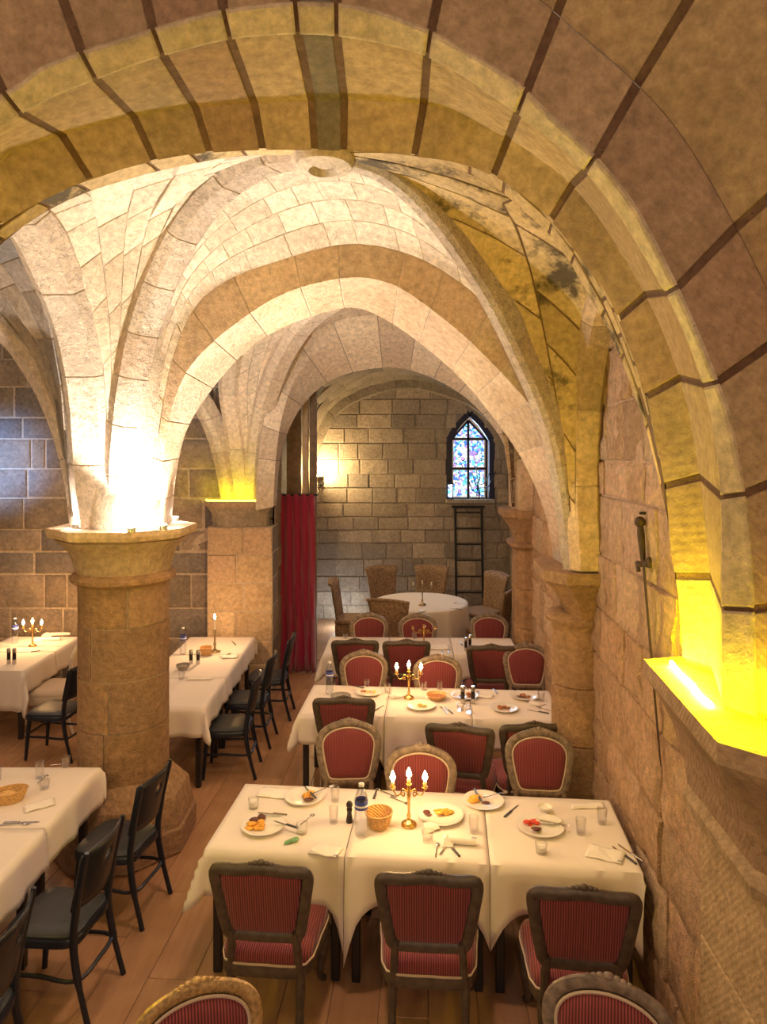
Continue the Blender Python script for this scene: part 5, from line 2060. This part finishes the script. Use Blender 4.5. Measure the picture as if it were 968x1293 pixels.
def bottle(px, py, label, h=0.30, r=0.036, group='plastic water bottles', z=ZI):
    t = thing('water_bottle', label, 'bottle', T(px, py, z), 0, group)
    m = MB()
    m.lathe([(0, .004), (r * .7, 0), (r, .012), (r * .97, h * .18), (r * .92, h * .24), (r, h * .30), (r * 1.0, h * .66), (r * .95, h * .74), (r * .6, h * .88), (r * .36, h * .93), (r * .36, h * .955)], 22)
    m.build('bottle_body', 'plastic', t, 50)
    m = MB()
    m.shell([(r * 1.015, h * .54), (r * 1.015, h * .70), (r * 1.0, h * .70), (r * 1.0, h * .54)], 22)
    m.build('label_band', 'label_blue', t)
    m = MB()
    m.shell([(r * 1.02, h * .585), (r * 1.02, h * .62), (r * 1.0, h * .62), (r * 1.0, h * .585)], 22)
    m.build('label_stripe', 'cap_white', t)
    m = MB()
    m.lathe([(r * .42, h * .95), (r * .42, h * 1.0), (0, h * 1.002)], 14)
    m.build('cap', 'cap_white', t)
    return t


def mill(px, py, label, h=0.15, mat='mill_wood', metal=False, group='grinders'):
    t = thing('pepper_mill', label, 'grinder', T(px, py), 0, group)
    r = 0.021
    m = MB()
    if metal:
        m.lathe([(0, 0), (r, 0), (r, h * .28)], 16)
        m.build('foot', 'steel', t)
        m = MB()
        m.lathe([(r * .93, h * .28), (r * .93, h * .72)], 16)
        m.build('body', mat, t)
        m = MB()
        m.lathe([(r, h * .72), (r, h * .95), (r * .8, h), (0, h)], 16)
        m.build('head', 'steel', t)
    else:
        m.lathe([(0, 0), (r, 0), (r * 1.02, h * .1), (r * .8, h * .3), (r * .68, h * .45), (r * .9, h * .6), (r * .7, h * .68)], 18)
        m.build('body', mat, t)
        m = MB()
        m.lathe([(r * .7, h * .68), (r * .95, h * .75), (r * .98, h * .85), (r * .6, h * .95), (0, h)], 18)
        m.build('head', mat, t)
    return t


def basket(px, py, label, r=0.085, h=0.085, sx=1.0, sy=1.0, bread=3, rz=0.0, cloth_lined=False, open_top=True):
    t = thing('bread_basket', label, 'basket', T(px, py), rz)
    n = 40
    m = MB()
    vs, fs = [], []
    rings_ = 10
    for i in range(rings_ + 1):
        z = h * i / rings_
        rr = r * (0.70 + 0.30 * (i / rings_) ** 0.8)
        for k in range(n):
            a = 2 * PI * k / n
            b = 0.0025 * (1 if (k + i) % 2 else -1)
            vs.append(((rr + b) * sx * math.cos(a), (rr + b) * sy * math.sin(a), z))
    for i in range(rings_):
        for k in range(n):
            fs.append((i * n + k, i * n + (k + 1) % n, (i + 1) * n + (k + 1) % n, (i + 1) * n + k))
    fs.append(tuple(reversed(range(n))))
    m.add(vs, fs)
    b = m.build('weave', 'wicker', t, None)
    md = b.modifiers.new('cane', 'SOLIDIFY')
    md.thickness = 0.003
    m = MB()
    m.tube([(r * sx * math.cos(2 * PI * k / 28), r * sy * math.sin(2 * PI * k / 28), h) for k in range(28)], 0.005, 6, closed=True)
    m.build('rim', 'wicker', t)
    q = random.Random(int(px))
    for k in range(bread):
        m = MB()
        m.ball((q.uniform(-.4, .4) * r * sx, q.uniform(-.4, .4) * r * sy, h * .62), r * .34, 10, sc=(1.3, .9, .6))
        m.build('bread_piece', 'bread', t)
    return t


def knife(px, py, rz, label, L=0.21, dark=True, group='table knives', z=ZI, lift=0.0):
    p = T(px, py)
    t = thing('table_knife', label, 'knife', (p.x, p.y, z + lift), D(rz), group)
    m = MB()
    m.hull([(0, -.004, 0), (0, .009, 0), (L * .55, .002, 0), (L * .45, .008, 0), (L * .5, -.004, 0), (0, -.004, .002), (0, .009, .002), (L * .45, .008, .0016), (L * .55, .002, .0016), (L * .5, -.004, .0016)])
    m.build('blade', 'steel', t, None)
    m = MB()
    m.box(-L * .46, 0.004, -.008, .008, 0, .009, .003)
    m.build('handle', 'steel_dark' if dark else 'steel', t, None)
    return t


def fork(px, py, rz, label, L=0.19, group='table forks', z=ZI, lift=0.0):
    p = T(px, py)
    t = thing('table_fork', label, 'fork', (p.x, p.y, z + lift), D(rz), group)
    m = MB()
    m.tube([(-L * .5, 0, .003), (-L * .25, 0, .004), (L * .15, 0, .006), (L * .24, 0, .005)], [.007, .005, .0035, .006], 6, flat=.45, up=(0, 0, 1))
    m.build('handle', 'steel', t)
    m = MB()
    m.hull([(L * .22, -.006, .003), (L * .22, .006, .003), (L * .30, -.012, .003), (L * .30, .012, .003), (L * .22, 0, .006), (L * .3, -.012, .005), (L * .3, .012, .005)])
    hd = m.build('neck', 'steel', t, None)
    for k in range(4):
        y = -.0105 + .007 * k
        m = MB()
        m.tube([(L * .29, y, .004), (L * .40, y, .003), (L * .5, y, .008)], [.0022, .002, .001], 5)
        m.build('tine', 'steel', hd)
    return t


def spoon(px, py, rz, label, L=0.18, z=ZI, lift=0.0, group='spoons'):
    p = T(px, py)
    t = thing('table_spoon', label, 'spoon', (p.x, p.y, z + lift), D(rz), group)
    m = MB()
    m.tube([(-L * .5, 0, .003), (-L * .1, 0, .004), (L * .25, 0, .006)], [.006, .004, .003], 6, flat=.5, up=(0, 0, 1))
    m.build('handle', 'steel', t)
    m = MB()
    m.ball((L * .36, 0, .006), 1, 12, sc=(L * .14, .016, .005))
    m.build('bowl_end', 'steel', t)
    return t


def napkin(px, py, rz, label, w=0.20, d=0.14, kind='flat', mark=True, group='white napkins', lift=0.0):
    p = T(px, py)
    t = thing('napkin', label, 'napkin', (p.x, p.y, ZI + lift), D(rz), group)
    m = MB()
    if kind == 'flat':
        n = 8
        vs = []
        for i in range(n + 1):
            for j in range(n + 1):
                x, y = -w / 2 + w * i / n, -d / 2 + d * j / n
                vs.append((x + .012 * (j / n - .5), y, .004 + .006 * abs(math.sin(5 * i / n + j / n))))
        m.add(vs, [(i * (n + 1) + j, (i + 1) * (n + 1) + j, (i + 1) * (n + 1) + j + 1, i * (n + 1) + j + 1) for i in range(n) for j in range(n)])
        o = m.build('fold', 'napkin', t, 60)
        md = o.modifiers.new('layers', 'SOLIDIFY')
        md.thickness = 0.006
        md.offset = -1
        o.location.z = 0.004
        m = MB()
        m.hull([(-w * .5, -d * .5, .008), (w * .3, -d * .5, .008), (-w * .2, d * .35, .016), (-w * .5, d * .3, .012), (-w * .45, -d * .4, .022), (-w * .2, 0, .022)])
        m.build('flap', 'napkin', t, None)
    elif kind == 'roll':
        m.tube([(-w / 2, 0, .022), (-w * .2, .002, .024), (w * .2, -.002, .023), (w / 2, 0, .022)], [.020, .024, .023, .021], 10, flat=.9)
        m.build('fold', 'napkin', t, 60)
        m = MB()
        m.hull([(-w * .55, -.05, .004), (-w * .2, -.045, .004), (-w * .1, .03, .03), (-w * .5, .06, .03), (-w * .6, .02, .012), (-w * .4, 0, .05)])
        m.build('flap', 'napkin', t, None)
    else:
        q = random.Random(int(px))
        m.hull([(q.uniform(-w, w) / 2, q.uniform(-d, d) / 2, q.uniform(0.003, .035)) for _ in range(16)] + [(-w / 2, -d / 2, .003), (w / 2, d / 2, .003)])
        m.build('fold', 'napkin', t, None)
    if mark and kind != 'crumpled':
        m = MB()
        x0, y0, z0 = (w * .36, -d * .42, .014) if kind == 'flat' else (w * .38, -.004, .0445)
        for k in range(3):
            m.tube([(x0 + .010 * k, y0, z0), (x0 + .004 + .010 * k, y0 + .012, z0), (x0 + .008 + .010 * k, y0, z0)], .0016, 4)
        tag(m.build('woven_mark', 'print_blue', t), kind='stuff')
    return t


def candelabra(px, py, label, mat='gold', lit=True, h=0.36, span=0.095, z=ZI, power=1.5, rz=0.0, candles=True, group='candelabra'):
    p = T(px, py, z)
    t = thing('candelabra', label, 'candelabra', p, D(rz), group)
    s = h / 0.36
    m = MB()
    m.lathe([(0, 0), (.048 * s, 0), (.050 * s, .006), (.046 * s, .016 * s), (.030 * s, .026 * s), (.014 * s, .036 * s), (.010 * s, .05 * s)], 24)
    m.build('base', mat, t)
    m = MB()
    m.lathe([(.010 * s, .04 * s), (.014 * s, .06 * s), (.007 * s, .085 * s), (.009 * s, .15 * s), (.014 * s, .19 * s), (.008 * s, .205 * s), (.012 * s, .225 * s), (.007 * s, .25 * s)], 16)
    m.build('stem', mat, t)
    for sd in (-1, 1):
        m = MB()
        m.tube(shape_polys([(sd * .004, 0, .20 * s), (sd * span * .35, 0, .225 * s), (sd * span * .5, 0, .195 * s), (sd * span * .30, 0, .180 * s), (sd * span * .32, 0, .205 * s), (sd * span * .75, 0, .185 * s), (sd * span, 0, .225 * s)], False, 5), .0045 * s, 6)
        m.build('arm', mat, t)
    tops = [(-span, .225 * s), (0, .245 * s), (span, .225 * s)]
    for x, zc in tops:
        m = MB()
        m.lathe([(.006 * s, 0), (.018 * s, .008 * s), (.020 * s, .011 * s), (.010 * s, .013 * s), (.012 * s, .03 * s), (.014 * s, .034 * s)], 14, (x, 0, zc))
        cp_ = m.build('candle_cup', mat, t)
        if candles:
            ch_ = .018 * s if lit else .05 * s
            m = MB()
            m.lathe([(.0095 * s, .03 * s), (.0095 * s, .03 * s + ch_), (0, .032 * s + ch_)], 12, (x, 0, zc))
            m.build('candle', 'wax', cp_)
            if lit:
                m = MB()
                zb = zc + .032 * s + ch_
                m.lathe([(0, 0), (.014 * s, .012 * s), (.017 * s, .024 * s), (.010 * s, .046 * s), (0, .068 * s)], 10, (x, 0, zb))
                m.build('flame', 'flame', cp_)
    if lit:
        for x, zc in tops:
            lamp('candle_light', 'POINT', (x, 0, zc + .12 * s), power, (1.0, 0.52, 0.20), t, 0.02)
    return t


# ------------------------------------------------------------------ front row
plate(332, 1045, 'white plate with dark meat and orange potatoes at the table corner', 0.135, (('potato', -.045, -.01, 10), ('meat', -.02, .05, 2)))
plate(384, 1009, 'white plate with potatoes and crossed cutlery behind the meat plate', 0.13, (('potato', .02, .02, 7), ('sauce', 0, -.02, 2)))
plate(556, 1032, 'white plate with orange potatoes beside the front candelabra', 0.145, (('potato', .02, .02, 10), ('sauce', -.06, .01, 2)))
plate(610, 1014, 'white plate with orange potatoes and an upright knife handle', 0.135, (('potato', -.05, .02, 8), ('sauce', .03, -.02, 1)))
plate(682, 1046, 'white plate with tomato and a crumpled napkin near the wall', 0.145, (('tomato', -.05, .03, 4), ('sauce', .0, -.03, 3)))
tumbler(320, 1020, 'short glass of white cream at the table corner', 0.036, 0.062, 'yoghurt', fh=.045)
tumbler(381, 1052, 'short glass of white cream beside the green wrapper', 0.036, 0.062, 'yoghurt', fh=.03)
tumbler(423, 1012, 'tall clear tumbler behind its twin near the pepper mill', 0.030, 0.10)
tumbler(421, 1039, 'tall clear tumbler in front of its twin near the pepper mill', 0.030, 0.10)
tumbler(598, 1051, 'clear tumbler between the two potato plates', 0.031, 0.10)
tumbler(540, 1062, 'short clear glass lying among napkins before the candelabra', 0.038, 0.06)
tumbler(733, 1053, 'clear tumbler on the front table before its twin by the wall', 0.032, 0.095)
tumbler(760, 1040, 'clear tumbler on the front table closest to the rough wall', 0.032, 0.095)
tumbler(683, 1077, 'short glass of white cream before the tomato plate', 0.036, 0.06, 'yoghurt', fh=.04)
bowl(688, 1026, 'white bowl of cream behind the tomato plate', .046, .042, 'china', 'yoghurt')
bottle(456, 1056, 'plastic water bottle with blue label on the front table', .32, .040)
mill(441, 1038, 'black turned pepper mill beside the front water bottle', .135)
basket(478, 1043, 'round woven bread basket behind the front water bottle', .085, .09, 1, 1, 0)
candelabra(516, 1042, 'gold three-armed candelabra glowing on the front table', 'gold', True, 0.36, .10, power=1.6)
knife(392, 1007, 118, 'black-handled knife lying across the far corner plate', .20, lift=.030)
fork(408, 1003, 40, 'fork resting on the rim of the far corner plate', .18, lift=.030)
knife(345, 1034, 168, 'steel knife resting on the meat plate', .20, False, lift=.030)
knife(362, 1048, 150, 'black-handled knife resting on the meat plate', .19, lift=.030)
spoon(388, 1046, 60, 'small spoon standing over the cream glass', .14, lift=.052)
fork(562, 1071, 62, 'fork under the rolled napkin of the front table', .16)
knife(572, 1073, 112, 'dark knife under the rolled napkin of the front table', .17)
spoon(551, 1074, 80, 'spoon beside the rolled napkin of the front table', .15)
knife(603, 1010, 96, 'black-handled knife standing off the far potato plate', .19, lift=.032)
fork(625, 1010, 24, 'fork across the rim of the far potato plate', .19, lift=.032)
knife(645, 1025, 52, 'dark knife on the cloth between two plates of the front table', .20)
fork(700, 1047, -25, 'fork resting on the tomato plate', .18, lift=.032)
knife(789, 1081, 112, 'dark knife at the wall corner of the front table', .20)
knife(797, 1078, 115, 'steel knife at the wall corner of the front table', .20, False)
fork(488, 1002, -42, 'fork on the cloth behind the front bread basket', .19)
knife(474, 1003, 80, 'dark knife behind the front bread basket', .15)
spoon(505, 1012, -40, 'long spoon on the cloth beside the candelabra foot', .17)
napkin(411, 1076, -16, 'flat white napkin with blue mark at the front table edge', .17, .10)
napkin(580, 1066, -8, 'rolled white napkin with blue mark before the potato plates', .19, .09, 'roll')
napkin(545, 1047, 20, 'crumpled white napkin beside the short glass', .10, .08, 'crumpled')
napkin(764, 1080, -24, 'folded white napkin with blue mark at the wall end', .20, .13)
napkin(693, 1040, -18, 'crumpled white napkin lying on the tomato plate', .16, .09, 'crumpled', lift=.02)
napkin(347, 1003, -12, 'folded white napkin at the far corner of the front table', .22, .12, mark=False)
napkin(742, 1019, 3, 'folded white napkin along the far edge by the wall', .22, .06, mark=False)
t = thing('foil_wrapper', 'crumpled green foil wrapper on the front table', 'wrapper', T(368, 1063), 0.3)
m = MB()
q = random.Random(4)
m.hull([(q.uniform(-.045, .045), q.uniform(-.025, .025), q.uniform(.001, .022)) for _ in range(18)] + [(-.05, -.02, .001), (.05, .02, .001)])
m.build('foil', 'green_foil', t, None)

# ------------------------------------------------------------------ second row
plate(531, 893, 'white plate with yellow lemon on the second row', .135, (('butter', 0, .01, 4),))
plate(636, 896, 'white plate with brown leftovers on the second row', .13, (('stew', -.01, .01, 7), ('sauce', .03, -.02, 2)))
plate(662, 881, 'white plate with brown leftovers behind the other near the column', .135, (('stew', .02, 0, 6), ('sauce', -.03, 0, 2)))
plate(466, 876, 'white plate with food behind the grey dish of the second row', .13, (('butter', .02, 0, 3), ('stew', -.03, .01, 3)))
plate(586, 880, 'white plate behind the grinders on the second row', .13, (('stew', .03, 0, 3), ('sauce', -.02, .01, 2)))
bowl(551, 883, 'brown woven dish of stew on the second row', .095, .05, 'wicker', 'stew')
bowl(430, 882, 'shallow grey woven dish at the aisle end of the second row', .10, .03, 'grey_dish', 'grey_dish')
bottle(416, 876, 'plastic water bottle at the aisle end of the second row', .31, .038)
mill(584, 888, 'steel-topped dark grinder on the second row, nearer the stew dish', .16, metal=True)
mill(597, 888, 'steel-topped dark grinder on the second row, nearer the column', .16, metal=True)
tumbler(463, 868, 'clear tumbler behind the food plate of the second row', .032, .075)
tumbler(489, 875, 'clear tumbler standing before the second row candelabra', .032, .09)
tumbler(535, 871, 'clear tumbler just behind the stew dish', .032, .075)
tumbler(555, 870, 'clear tumbler on the second row towards the grinders', .032, .075)
tumbler(683, 885, 'clear tumbler at the second row beside the engaged column', .034, .085)
tumbler(592, 900, 'short clear glass at the edge before the grinders', .036, .06)
tumbler(581, 897, 'second short clear glass at the edge before the grinders', .036, .06)
candelabra(516, 882, 'gold three-armed candelabra glowing on the second row', 'gold', True, 0.36, .115, power=1.6)
knife(566, 897, 108, 'dark knife at the edge of the second row by the lemon plate', .19)
fork(560, 897, 106, 'fork at the edge of the second row by the lemon plate', .18)
knife(478, 895, 60, 'dark knife near the grey dish on the second row', .18)
fork(606, 877, 100, 'fork standing by the grinders of the second row', .17)
knife(450, 871, 150, 'black-handled knife across the food plate of the second row', .20, lift=.03)
knife(625, 873, 95, 'blue-lit knife behind the leftovers plate', .17, False)
knife(680, 899, 150, 'dark knife at the wall end of the second row', .20)
spoon(688, 896, 140, 'spoon at the wall end of the second row', .18)
napkin(678, 890, -20, 'crumpled white napkin at the wall end of the second row', .15, .09, 'crumpled')
napkin(500, 880, 30, 'folded white napkin beside the second row candelabra', .14, .09, mark=False)
napkin(612, 880, -10, 'folded white napkin behind the leftovers of the second row', .16, .09, mark=False)

# ------------------------------------------------------------------ third row and chapel table
candelabra(535, 820, 'three-armed candelabra without candles on the third row', 'gold', False, 0.38, .13, candles=False)
mill(588, 822, 'tall steel grinder at the third row, nearer the candelabra', .16, metal=True)
mill(593, 820, 'tall steel grinder at the third row, nearer the wall', .17, metal=True)
tumbler(523, 806, 'small clear tumbler beside the third row candelabra', .034, .08)
tumbler(436, 806, 'small clear tumbler at the aisle end of the third row', .034, .06)
fork(566, 823, 80, 'fork lying on the middle of the third row', .18)
knife(558, 823, 85, 'knife lying on the middle of the third row', .19, False)
knife(582, 813, 95, 'dark knife beside the third row grinders', .19)
napkin(552, 818, 4, 'flat white napkin in the middle of the third row', .30, .2, mark=False)
napkin(508, 811, 4, 'small folded napkin at the edge of the third row', .18, .1, mark=False)
candelabra(533, 764, 'dark candelabra with three white candles on the round table', 'brass_dull', False, 0.42, .14)
knife(534, 773, 60, 'knife at the near rim of the round table', .20, False)
fork(529, 773, 70, 'fork at the near rim of the round table', .19)
knife(575, 769, 150, 'knife on the ladder side of the round table', .20, False)
fork(580, 762, 160, 'fork on the ladder side of the round table', .19)
knife(490, 766, 20, 'knife on the curtain side of the round table', .20, False)

# ------------------------------------------------------------------ near side table
basket(12, 1012, 'oval woven bread basket with bread on the near side table', .10, .075, 1.1, 0.75, 4, 0.5)
tumbler(50, 983, 'tall clear tumbler behind the short one on the near side table', .031, .115)
tumbler(56, 996, 'short clear tumbler holding a spoon on the near side table', .036, .06)
tumbler(83, 968, 'clear tumbler at the far corner of the near side table', .033, .075)
tumbler(-4, 985, 'clear tumbler cut off by the picture edge on the near side table', .033, .09)
spoon(54, 988, 85, 'teaspoon leaning in the short tumbler', .12, lift=.02)
napkin(50, 1018, 35, 'folded white napkin beside the oval bread basket', .18, .10, mark=False)
knife(25, 1039, 4, 'steel knife on the near side table by the napkin', .22, False)
fork(18, 1042, 4, 'fork lying beside the knife of the near side table', .20)
spoon(73, 966, 10, 'dark spoon by the far tumbler of the near side table', .10)

# ------------------------------------------------------------------ candle-lit side table
bottle(231, 826, 'plastic water bottle beside the round column on the candle-lit table', .31, .038)
mill(241, 838, 'dark steel-topped grinder on the candle-lit table, nearer the column', .15, metal=True)
mill(250, 838, 'steel-topped grinder on the candle-lit table, nearer the candle', .15, metal=True)
basket(260, 827, 'small pale woven box on the candle-lit side table', .07, .09, 1, 1, 0)
bowl(231, 846, 'grey metal bowl on the candle-lit side table', .075, .06, 'grey_dish', 'grey_dish')
tumbler(229, 858, 'clear stemmed tumbler at the near end of the candle-lit table', .034, .10)
napkin(252, 858, 3, 'flat white napkin at the near end of the candle-lit table', .26, .05, mark=False)
knife(295, 812, 115, 'knife leaning at the rear of the candle-lit table', .22)
napkin(290, 830, 10, 'folded napkin in the middle of the candle-lit table', .18, .12, mark=False)
fork(284, 828, 60, 'fork in the middle of the candle-lit table', .19)
p = T(271, 823)
t = thing('candlestick', 'dark single candlestick with a tall lit candle', 'candlestick', p)
m = MB()
m.lathe([(0, 0), (.065, 0), (.068, .006), (.04, .016), (.016, .03), (.012, .06), (.018, .09), (.010, .12), (.013, .22), (.022, .25), (.016, .262)], 20)
m.build('stand', 'brass_dull', t)
m = MB()
m.lathe([(.012, .26), (.011, .38), (0, .382)], 12)
m.build('candle', 'wax', t)
m = MB()
m.lathe([(0, .382), (.013, .395), (.014, .408), (.007, .43), (0, .448)], 10)
m.build('flame', 'flame_core', t)
lamp('candle_light', 'POINT', (0, 0, .46), 9, (1.0, 0.55, 0.22), t, 0.02)

# ------------------------------------------------------------------ far side table
bottle(19, 812, 'plastic water bottle on the far side table', .31, .038)
mill(11, 838, 'black grinder on the far side table, nearer the picture edge', .17, metal=True)
mill(18, 838, 'black grinder on the far side table, nearer the candelabra', .17, metal=True)
candelabra(41, 816, 'gold candelabra glowing on the far side table against the wall', 'gold', True, 0.34, .11, power=4.5)
napkin(72, 803, 8, 'rolled white napkin on the far side table towards the column', .32, .1, 'roll', mark=False)
napkin(60, 809, 8, 'second rolled white napkin on the far side table', .30, .1, 'roll', mark=False)
knife(50, 822, 30, 'knife at the middle of the far side table', .2)
